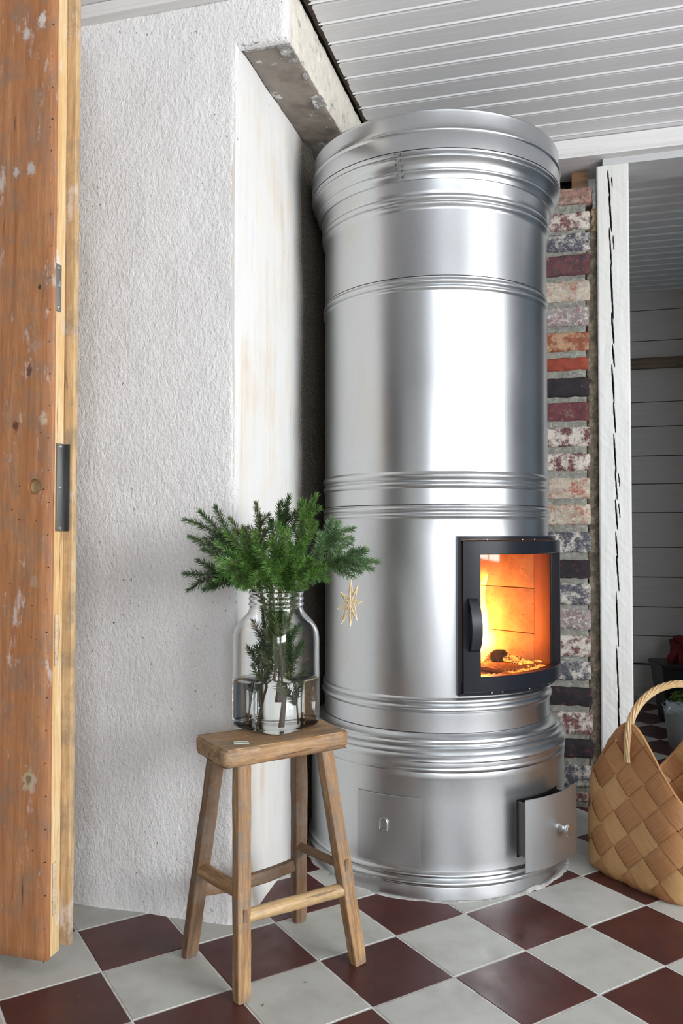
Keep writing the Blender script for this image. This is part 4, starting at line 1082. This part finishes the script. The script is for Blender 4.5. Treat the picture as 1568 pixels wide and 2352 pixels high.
branch(6, (-.040, -.015, .008), (.040, .005), P(806, 1215, 1.80), (-.05, 0, .0), [(.5, P(760, 1195, 1.82), 0, 0), (.4, P(740, 1230, 1.80), 0, 0), (.6, P(800, 1250, 1.80), 0, 0), (.55, P(775, 1205, 1.80), 0, 0), (.35, P(730, 1262, 1.76), 0, 0)], 'blue', 'bluish spruce branch at the upper right of the bunch', .019, 2100)
branch(7, (-.030, -.030, .006), (.044, -.012), P(862, 1290, 1.70), (-.06, 0, .012), [(.55, P(830, 1262, 1.72), 0, 0), (.5, P(806, 1322, 1.70), 0, 0), (.7, P(848, 1305, 1.69), 0, 0), (.4, P(778, 1262, 1.72), 0, 0), (.62, P(822, 1312, 1.70), 0, 0), (.68, P(838, 1268, 1.71), 0, 0)], 'blue', 'spruce branch reaching furthest right, the straw star hanging from it', .019, 2100)
branch(8, (.010, -.035, .010), (.024, -.036), P(745, 1330, 1.62), (-.05, 0, .04), [(.5, P(700, 1345, 1.60), 0, 0), (.6, P(742, 1300, 1.62), 0, 0), (.4, P(690, 1290, 1.60), 0, 0), (.35, P(665, 1250, 1.62), 0, 0)], 'green', 'green spruce branch nodding forward at the right of the rim')
branch(9, (.015, -.040, .012), (-.004, -.042), P(612, 1315, 1.58), (0, .05, .04), [(.5, P(640, 1342, 1.58), 0, 0), (.5, P(580, 1330, 1.60), 0, 0), (.35, P(650, 1290, 1.60), 0, 0), (.4, P(600, 1270, 1.62), 0, 0), (.3, P(625, 1240, 1.65), 0, 0)], 'green', 'green spruce branch pointing forward over the middle of the rim')
branch(10, (.020, -.020, .014), (-.028, -.028), P(505, 1300, 1.64), (.05, 0, .03), [(.5, P(535, 1335, 1.62), 0, 0), (.45, P(520, 1270, 1.66), 0, 0), (.6, P(500, 1330, 1.66), 0, 0), (.3, P(560, 1300, 1.62), 0, 0), (.35, P(545, 1345, 1.63), 0, 0)], 'green', 'green spruce branch spreading left just above the rim')
branch(11, (-.010, .000, .016), (-.012, -.010), P(556, 1232, 1.68), (0, 0, -.04), [(.5, P(520, 1225, 1.70), 0, 0), (.4, P(585, 1225, 1.66), 0, 0), (.3, P(545, 1272, 1.64), 0, 0), (.3, P(590, 1262, 1.64), 0, 0), (.5, P(500, 1250, 1.72), 0, 0)], 'green', 'dense green spruce branch left of the middle of the bunch')
branch(12, (.000, .010, .012), (.010, -.010), P(660, 1222, 1.66), (0, 0, -.04), [(.5, P(690, 1255, 1.66), 0, 0), (.4, P(625, 1250, 1.64), 0, 0), (.3, P(680, 1285, 1.64), 0, 0), (.6, P(640, 1205, 1.68), 0, 0), (.3, P(715, 1290, 1.66), 0, 0)], 'green', 'dense green spruce branch in the middle of the bunch')
# lower side sprigs that hang inside the jar, each a short branch of its own
def sprig(seed, pts, twigs, mat, label, dens=1000, L=.019):
    rnd = random.Random(seed); pts = [JC + Vector(p) for p in pts]; p0 = pts[0]
    cur = bez(pts[0], pts[1], pts[2], pts[3], 12)
    b = empty('spruce_sprig', p0); tag(b, label, 'sprig', 'spruce sprigs inside the jar')
    tube('stem', [p - p0 for p in cur], [.0026 * (1 - .6 * i / 12) for i in range(13)], BARK, b, 6)
    V, F, TV, TF = [], [], [], []
    dress(V, F, cur, rnd, L, dens, start=.25)
    for (f, v) in twigs:
        q = cur[int(f * 12)]; e_ = q + Vector(v); tw = bez(q, q.lerp(e_, .3), q.lerp(e_, .7), e_, 6)
        tube_geo([p - p0 for p in tw], [.0011] * 7, 5, True, TV, TF); dress(V, F, tw, rnd, L * .9, dens)
    mesh('twigs', TV, TF, BARK, b)
    o = mesh('needles', [v - p0 for v in V], F, NEED[mat], b); o['kind'] = 'stuff'
sprig(31, [(.042, -.030, .012), (.038, -.034, .06), (.030, -.030, .13), (.020, -.020, .22)], [(.3, (-.030, -.012, .045)), (.4, (.022, -.006, .055)), (.55, (-.025, .0, .05)), (.25, (-.018, -.01, .03)), (.6, (.014, .0, .05))], 'olive', 'olive sprig standing at the right inside the jar, stem under water', 1700)
sprig(32, [(-.022, -.026, .050), (-.024, -.028, .09), (-.020, -.020, .15), (-.010, -.014, .24)], [(.3, (-.022, -.008, .050)), (.4, (.018, -.010, .045)), (.55, (-.020, .0, .045)), (.6, (.022, -.012, .040))], 'olive', 'olive sprig at the left inside the jar with its foot in the water', 1700)
sprig(33, [(-.048, .000, .014), (-.040, .002, .08), (-.022, .006, .15), (-.006, .006, .24)], [(.5, (-.018, -.005, .04)), (.7, (.018, -.008, .04))], 'dark', 'dark sprig at the back left inside the jar', 900)
sprig(34, [(.006, -.020, .060), (.008, -.024, .10), (.010, -.020, .17), (.006, -.012, .25)], [(.4, (.022, -.010, .040)), (.5, (-.022, -.014, .040)), (.6, (.020, -.008, .035)), (.7, (-.018, -.012, .03))], 'dark', 'dark sprig in the middle of the jar above the water', 1700)
sprig(35, [(.022, .020, .100), (.026, .018, .14), (.022, .012, .19), (.014, .004, .25)], [(.3, (.024, -.006, .040)), (.5, (-.015, -.006, .04)), (.6, (.018, -.01, .03))], 'olive', 'sprig high at the right inside the jar under the shoulder', 1700)
sprig(36, [(.030, .010, .115), (.036, .004, .15), (.030, .0, .19), (.015, .0, .26)], [(.2, (.024, -.012, .045)), (.4, (-.022, -.016, .045)), (.6, (.020, -.012, .03))], 'green', 'green sprig under the right shoulder of the jar', 1700)
sprig(37, [(-.034, -.012, .110), (-.040, -.012, .15), (-.030, -.010, .20), (-.012, -.004, .26)], [(.2, (-.020, -.012, .040)), (.4, (.022, -.014, .045)), (.6, (-.016, -.010, .035))], 'dark', 'dark sprig under the left shoulder of the jar', 1700)
sprig(38, [(.000, -.040, .100), (.004, -.042, .14), (.004, -.034, .19), (.0, -.02, .26)], [(.2, (-.024, -.004, .040)), (.3, (.026, -.004, .045)), (.55, (-.020, -.004, .04)), (.7, (.018, -.006, .03))], 'olive', 'olive sprig nearest the viewer inside the jar', 1700)
# fallen needles on the pale tile: the dark crumbs seen near the stool
for k, (u, v, a) in enumerate(((702, 2257, .1), (604, 2310, 1.3))):
    pi = R(1.53); q = P(u, v, 1.6); d = q - Vector((0, 0, CAMH)); f = -CAMH / d.z; g = Vector((0, 0, CAMH)) + d * f
    o = tube('spruce_needle', [(-.0035, 0, 0), (0, .0003, .0), (.0035, 0, 0)], .0007, NEED['dark'], None, 5); o.location = (g.x, g.y, .0012); o.rotation_euler = (0, 0, a)
    tag(o, ('fallen dark needle on the pale tile right of the stool, further back', 'fallen dark needle on the pale tile right of the front stool leg')[k], 'needle', 'fallen needles')

# ------------------------------------------------------------------ straw star
STRAW = m_wood('pale_straw', (.58, .40, .18), (.76, .58, .32), (.86, .74, .52), 'z', 2.0, .4)
sc0 = P(805, 1388, 1.70); star = empty('straw_star', sc0, R(-8)); tag(star, 'eight-pointed straw star hanging by a thread from a spruce twig', 'ornament')
tipsz = [(10, -910), (262, -710), (430, -110), (230, 590), (-10, 820), (-355, 730), (-510, 180), (-370, -450)]
K = 5.45e-5
for k, (x, y) in enumerate(tipsz):
    tp = Vector((x * K, 0, -y * K)); dr_ = tp.normalized(); pe = Vector((-dr_.z, 0, dr_.x))
    base = [dr_ * .0075 + pe * .0068, dr_ * .0075 - pe * .0068, dr_ * .010 + Vector((0, -.0055, 0)), dr_ * .010 + Vector((0, .0055, 0))]
    for q in base:
        far = q - dr_ * .010
        tube('straw', [far, q, tp + (q - tp) * .04, tp + dr_ * .002 + (q - tp) * .02], [.0011, .0016, .0015, .0012], STRAW, star, 6, .7)
    tube('binding', [tp - dr_ * .0012, tp + dr_ * .0002], .0022, plain('thread_white', (.75, .70, .60), .7) if k == 0 else bpy.data.materials['thread_white'], star, 8)
tube('thread', [Vector((.0005, 0, .049)), Vector((.0000, 0, .058)), Vector((.001, .0, .070))], .0003, bpy.data.materials['thread_white'], star, 5)

# ------------------------------------------------------------------ chip basket
BC = Vector((.885, 2.182, 0)); BA = 3.6765; BN = 4.27; BPW = 4.18; A0, A1, ZL, ZH = .179, .1715, .180, .4152
basket = empty('chip_basket', BC, BA); tag(basket, 'woven pine splint basket with twisted wicker handle, standing at the right', 'basket')
def rim(th): return ZL + (ZH - ZL) * abs(math.cos(th)) ** BPW
def bpt(th, z, off=0.0):
    a = A0 + (A1 - A0) * min(1.2, max(z, 0) / ZL) ** .6
    a += .006 * math.sin(PI * min(1, z / .3))
    if z < .02: a -= .012 * (1 - max(z, 0) / .02) ** 2
    rr = (abs(math.cos(th)) ** BN + abs(math.sin(th)) ** BN) ** (-1 / BN) * a + off
    return Vector((rr * math.cos(th), rr * math.sin(th), z))
# arc-length table round the plan outline
NTAB = 720; tab = [0.0]; prev = bpt(0, .1)
for k in range(1, NTAB + 1):
    q = bpt(2 * PI * k / NTAB, .1); tab.append(tab[-1] + (q - prev).length); prev = q
PER = tab[-1]
def th_of(s):
    s = s % PER; lo, hi = 0, NTAB
    while hi - lo > 1:
        mid = (lo + hi) // 2
        if tab[mid] <= s: lo = mid
        else: hi = mid
    return 2 * PI * (lo + (s - tab[lo]) / (tab[hi] - tab[lo])) / NTAB
NB = 14; SP = PER / NB; HW = SP / math.sqrt(2)      # strip pitch across
def m_splint(name, dark, mid, light):
    t = NT(name); uv = t.n('ShaderNodeUVMap'); mp = t.n('ShaderNodeMapping'); mp.inputs['Scale'].default_value = (1.0, 26.0, 1); t.l(uv.outputs[0], mp.inputs['Vector'])
    g = t.noise(mp.outputs[0], 2.6, 5, .6, .25); w = t.noise(mp.outputs[0], 12, 3, .6)
    col = t.ramp(g, [(.3, dark), (.5, mid), (.7, light)]); col = t.mix(t.ramp(w, [(.35, .45), (.55, 0.0)]), col, dark)
    return t.set(Base_Color=col, Roughness=.5, Normal=t.bump(t.math('ADD', g, w), .35, .0012))
SPL = [m_splint('pine_splint_tan', (.30, .125, .040), (.48, .235, .090), (.60, .33, .145)), m_splint('pine_splint_gold', (.36, .185, .065), (.55, .31, .125), (.66, .42, .20)), m_splint('pine_splint_brown', (.22, .080, .028), (.37, .155, .055), (.48, .23, .095)), m_splint('pine_splint_mid', (.26, .105, .038), (.43, .20, .078), (.54, .29, .125))]
def strip(kdir, idx, mat):
    """diagonal splint woven over and under; kdir +1 climbs to the right, -1 to the left"""
    nt, nw = 72, 5; V = []; F = []; uvs = []
    s_base = idx * SP; zmax = ZH + .03
    hw = HW * .468
    cols_ = []
    for i in range(nt + 1):
        row = []
        l = (i / nt) * zmax * math.sqrt(2)          # length climbed along the strip
        for j in range(nw + 1):
            w = (j / nw - .5) * 2 * hw
            ds = (l + (-w if kdir > 0 else w) * 1.0) / math.sqrt(2) * 1.0
            sz = (l + (w if kdir > 0 else -w)) / math.sqrt(2)
            s = s_base + kdir * l / math.sqrt(2) - (w / math.sqrt(2)) * 1.0 if kdir > 0 else s_base - l / math.sqrt(2) - (w / math.sqrt(2))
            z = (l + w) / math.sqrt(2) if kdir > 0 else (l - w) / math.sqrt(2)
            row.append((s, z, l, w))
        cols_.append(row)
    # weave phase: crossings happen every SP/sqrt2 of climb
    for row in cols_:
        for (s, z, l, w) in row:
            # partner coordinate runs along l, one crossing each HW
            ph = (l / HW)
            up = math.sin(PI * (ph + .5 + 0.0)) * (1 if kdir > 0 else -1)
            up = max(-1, min(1, up * 1.8))
            edge = 1 - (abs(w) / hw) ** 4 * .25
            off_ = .0028 * up + .0022 * edge
            th = th_of(s); zz = max(z, 0.0); rz = rim(th)
            cut = z > rz
            V.append((bpt(th, min(zz, rz), off_), cut, z < -.004)); uvs.append((l * 6 + idx * .37, w * 14 + idx))
    n = nw + 1; ok = []
    for i in range(nt):
        for j in range(nw):
            q = [i * n + j, i * n + j + 1, (i + 1) * n + j + 1, (i + 1) * n + j]
            if all(V[a][1] for a in q) or all(V[a][2] for a in q): continue
            F.append(q)
    if not F: return None
    # a splint that dips out of sight and comes back is two splints
    comp = {}
    def find(a):
        while comp.setdefault(a, a) != a: a = comp[a]
        return a
    for q in F:
        for a in q[1:]: comp[find(a)] = find(q[0])
    groups = {}
    for q in F: groups.setdefault(find(q[0]), []).append(q)
    for FF in groups.values(): strip_mesh(V, FF, uvs, mat)
def strip_mesh(V, F, uvs, mat):
    me = bpy.data.meshes.new('splint'); me.from_pydata([tuple(v[0]) for v in V], [], F); me.update()
    ul = me.uv_layers.new(name='UVMap')
    for lp_ in me.loops: ul.data[lp_.index].uv = uvs[lp_.vertex_index]
    bm = bmesh.new(); bm.from_mesh(me)
    bmesh.ops.delete(bm, geom=[v for v in bm.verts if not v.link_faces], context='VERTS')
    bmesh.ops.solidify(bm, geom=bm.faces[:], thickness=.0011); bm.to_mesh(me); bm.free(); me.shade_smooth(); me.set_sharp_from_angle(angle=R(50))
    return link('splint', me, mat, basket)
rs = random.Random(17)
for k in range(NB):
    for dr2 in (1, -1): strip(dr2, k, SPL[rs.choice((0, 2, 2, 3) if dr2 > 0 else (0, 1, 1, 3))])
# base of the basket
bs = mesh('basket_base', [bpt(2 * PI * k / 48, .004, -.010) for k in range(48)] + [bpt(2 * PI * k / 48, .0005, -.012) for k in range(48)], [list(range(48)), list(range(48, 96))[::-1]] + [[k, (k + 1) % 48, 48 + (k + 1) % 48, 48 + k] for k in range(48)], SPL[0] if False else m_wood('basket_bottom', (.25, .12, .05), (.38, .20, .09), (.46, .26, .12), 'x'), basket)
# folded rim splint
V = []; F = []; NR_ = 240
for k in range(NR_):
    th = 2 * PI * k / NR_; z = rim(th)
    for (o_, dz2) in ((.0055, -.007), (.0062, -.001), (.004, .0012), (-.0015, .0012), (-.0035, -.001), (-.003, -.007)): V.append(bpt(th, z + dz2, o_))
for k in range(NR_):
    k2 = (k + 1) % NR_
    for i in range(5): F.append([k * 6 + i, k2 * 6 + i, k2 * 6 + i + 1, k * 6 + i + 1])
me_r = mesh('rim_splint', V, F, SPL[0], basket, smooth=True); ul = me_r.data.uv_layers.new(name='UVMap')
for lp_ in me_r.data.loops:
    c = V[lp_.vertex_index]; ul.data[lp_.index].uv = (math.atan2(c.y, c.x) * 20, c.z * 14)
# twisted handle: eight rods
WICK = m_wood('peeled_willow', (.40, .25, .11), (.58, .40, .20), (.68, .50, .28), 'z', 1.0, .45)
apex = .497; hx0 = A1 * 1.0 + .012
hp = []
for k in range(61):
    f = k / 60; a = PI * f
    x = math.cos(a) * hx0; 
    z = .318 + (apex - .318) * (math.sin(a) ** .62 if math.sin(a) > 0 else 0)
    hp.append(Vector((x, 0, z)))
for r_i in range(7):
    pts = []
    for k in range(61):
        f = k / 60; t = (hp[min(60, k + 1)] - hp[max(0, k - 1)]).normalized(); b = Vector((0, 1, 0)); nrm = t.cross(b)
        tw = 2 * PI * (r_i / 7) + f * 2 * PI * 3.2; fan = 1.0
        rr = .0068
        e = min(f, 1 - f)
        wide = max(0, 1 - e / .10)
        p = hp[k] + nrm * math.cos(tw) * rr * (1 - .6 * wide) + b * (math.sin(tw) * rr * (1 + 0.4 * wide) + wide * (r_i - 3) * .0022)
        pts.append(p)
    tube('handle_rod', pts, .0033, WICK, basket, 7)

# ------------------------------------------------------------------ things in the room beyond
def cyl_pos(u, y_floor, dep): return None
pot = empty('zinc_pot', (1.492, 3.42, 0)); tag(pot, 'pale grey metal pot with leafy greens on the far tiles behind the basket', 'pot')
ZINC = m_galv('matt_zinc', (.46, .47, .48), .5, .65)
lathe('pot_wall', [(.0, .003), (.112, .003), (.114, .0), (.118, .01), (.1385, .168), (.1425, .172), (.1435, .176), (.1415, .180), (.1385, .178), (.1355, .170), (.116, .02), (0, .018)], ZINC, pot, 64)
lathe('soil', [(0, .160), (.134, .160)], plain('dark_soil', (.03, .022, .015), .95), pot, 40)
def leaf_ball(name, loc, r, n, mat, label, cat, seed, parent=None, flat=.7):
    rn = random.Random(seed); V = []; F = []
    for k in range(n):
        d = Vector((rn.gauss(0, 1), rn.gauss(0, 1), abs(rn.gauss(0, .8)) + .1)).normalized(); p = Vector((d.x * r, d.y * r, d.z * r * flat)) * rn.uniform(.6, 1)
        a = d.cross(Vector((0, 0, 1))); a = a.normalized() if a.length > .1 else Vector((1, 0, 0)); b = d.cross(a); w = r * rn.uniform(.25, .42); q = len(V)
        cup = d * w * .35
        V += [p - a * w * .6 - b * w * .2, p - b * w, p + a * w * .6 - b * w * .2, p + a * w * .45 + b * w * .7 + cup, p + b * w + cup, p - a * w * .45 + b * w * .7 + cup, p + d * w * -.15]
        for i in range(6): F.append([q + i, q + (i + 1) % 6, q + 6])
    o = mesh(name, V, F, mat, parent); o.location = loc; m = o.modifiers.new('s', 'SOLIDIFY'); m.thickness = .0015
    return o
LEAF = m_needle('cabbage_leaves', (.035, .075, .012), (.10, .15, .03)); 
lv = leaf_ball('leaves', (-.02, 0, .170), .105, 110, LEAF, '', '', 3, pot); lv['kind'] = 'stuff'
# clear plastic sleeve with a small printed tag folded over the pot rim
PLS = m_galv('clouded_plastic', (.4, .42, .43), .3, .5); PLS = NT('clouded_plastic_film').set(Base_Color=(.42, .46, .47), Roughness=.25, Transmission_Weight=.35)
sl = rough_box('plastic_sleeve', .10, .05, .045, (12, 6, 6), .012, PLS, pot, 40, 5, .01); sl.location = (-.115, -.075, .186); sl.rotation_euler = (0, .1, -.5)
tg = from_bm('tag', box_bm(.045, .003, .017, .0008), plain('cream_tag', (.50, .50, .36), .5), pot, angle=40); tg.location = (-.085, -.128, .186); tg.rotation_euler = (0, -.30, -.30)
tg2 = from_bm('tag_print', box_bm(.032, .001, .009), plain('green_print', (.16, .20, .06), .5), pot); tg2.location = (-.0856, -.1300, .186); tg2.rotation_euler = (0, -.30, -.30)
# black bin with a red cloth sack
BLKP = plain('black_plastic', (.010, .010, .011), .45)
bn = empty('black_bin', (1.625, 3.93, 0), -.05); tag(bn, 'tall black bin against the far plank wall', 'bin')
def tap(name, w0, w1, z0, z1, mat, parent, bev=.008):
    b = bmesh.new(); bmesh.ops.create_cube(b, size=1.0)
    for v in b.verts:
        w = w1 if v.co.z > 0 else w0; v.co = Vector((v.co.x * w, v.co.y * w * .9, z0 + (z1 - z0) * (v.co.z + .5)))
    bmesh.ops.bevel(b, geom=b.edges[:], offset=bev, segments=3, affect='EDGES'); return from_bm(name, b, mat, parent, angle=40)
tap('bin_body', .16, .22, 0, .265, BLKP, bn); tap('bin_rim', .232, .238, .258, .285, BLKP, bn, .006)
tube('handle', [Vector((-.112, -.05, .20)), Vector((-.128, -.05, .185)), Vector((-.126, -.05, .165)), Vector((-.105, -.05, .155))], .0025, BLKP, bn, 6)
RED = m_needle('dark_red_cloth', (.11, .006, .010), (.20, .012, .018)); RED.node_tree.nodes['Principled BSDF'].inputs['Roughness'].default_value = .85
sk = rough_box('red_cloth_sack', .26, .18, .16, (18, 12, 12), .018, RED, None, 9, 6, .03); sk.location = (1.735, 3.93, .298); sk.rotation_euler = (0, .05, -.1)
tag(sk, 'dark red cloth sack bulging over the black bin', 'sack')
V, F = tube_geo([(1.575, 3.90, .270), (1.582, 3.90, .300), (1.600, 3.90, .325), (1.630, 3.90, .338), (1.662, 3.90, .336)], [.018, .028, .030, .020, .003], 12, True, None, None, .6)
ck = mesh('sack_corner', [Vector(v) - sk.location for v in V], F, RED, None, smooth=True); ck.parent = sk; ck.rotation_euler = (0, 0, 0)
ck.matrix_parent_inverse = Matrix.Identity(4)
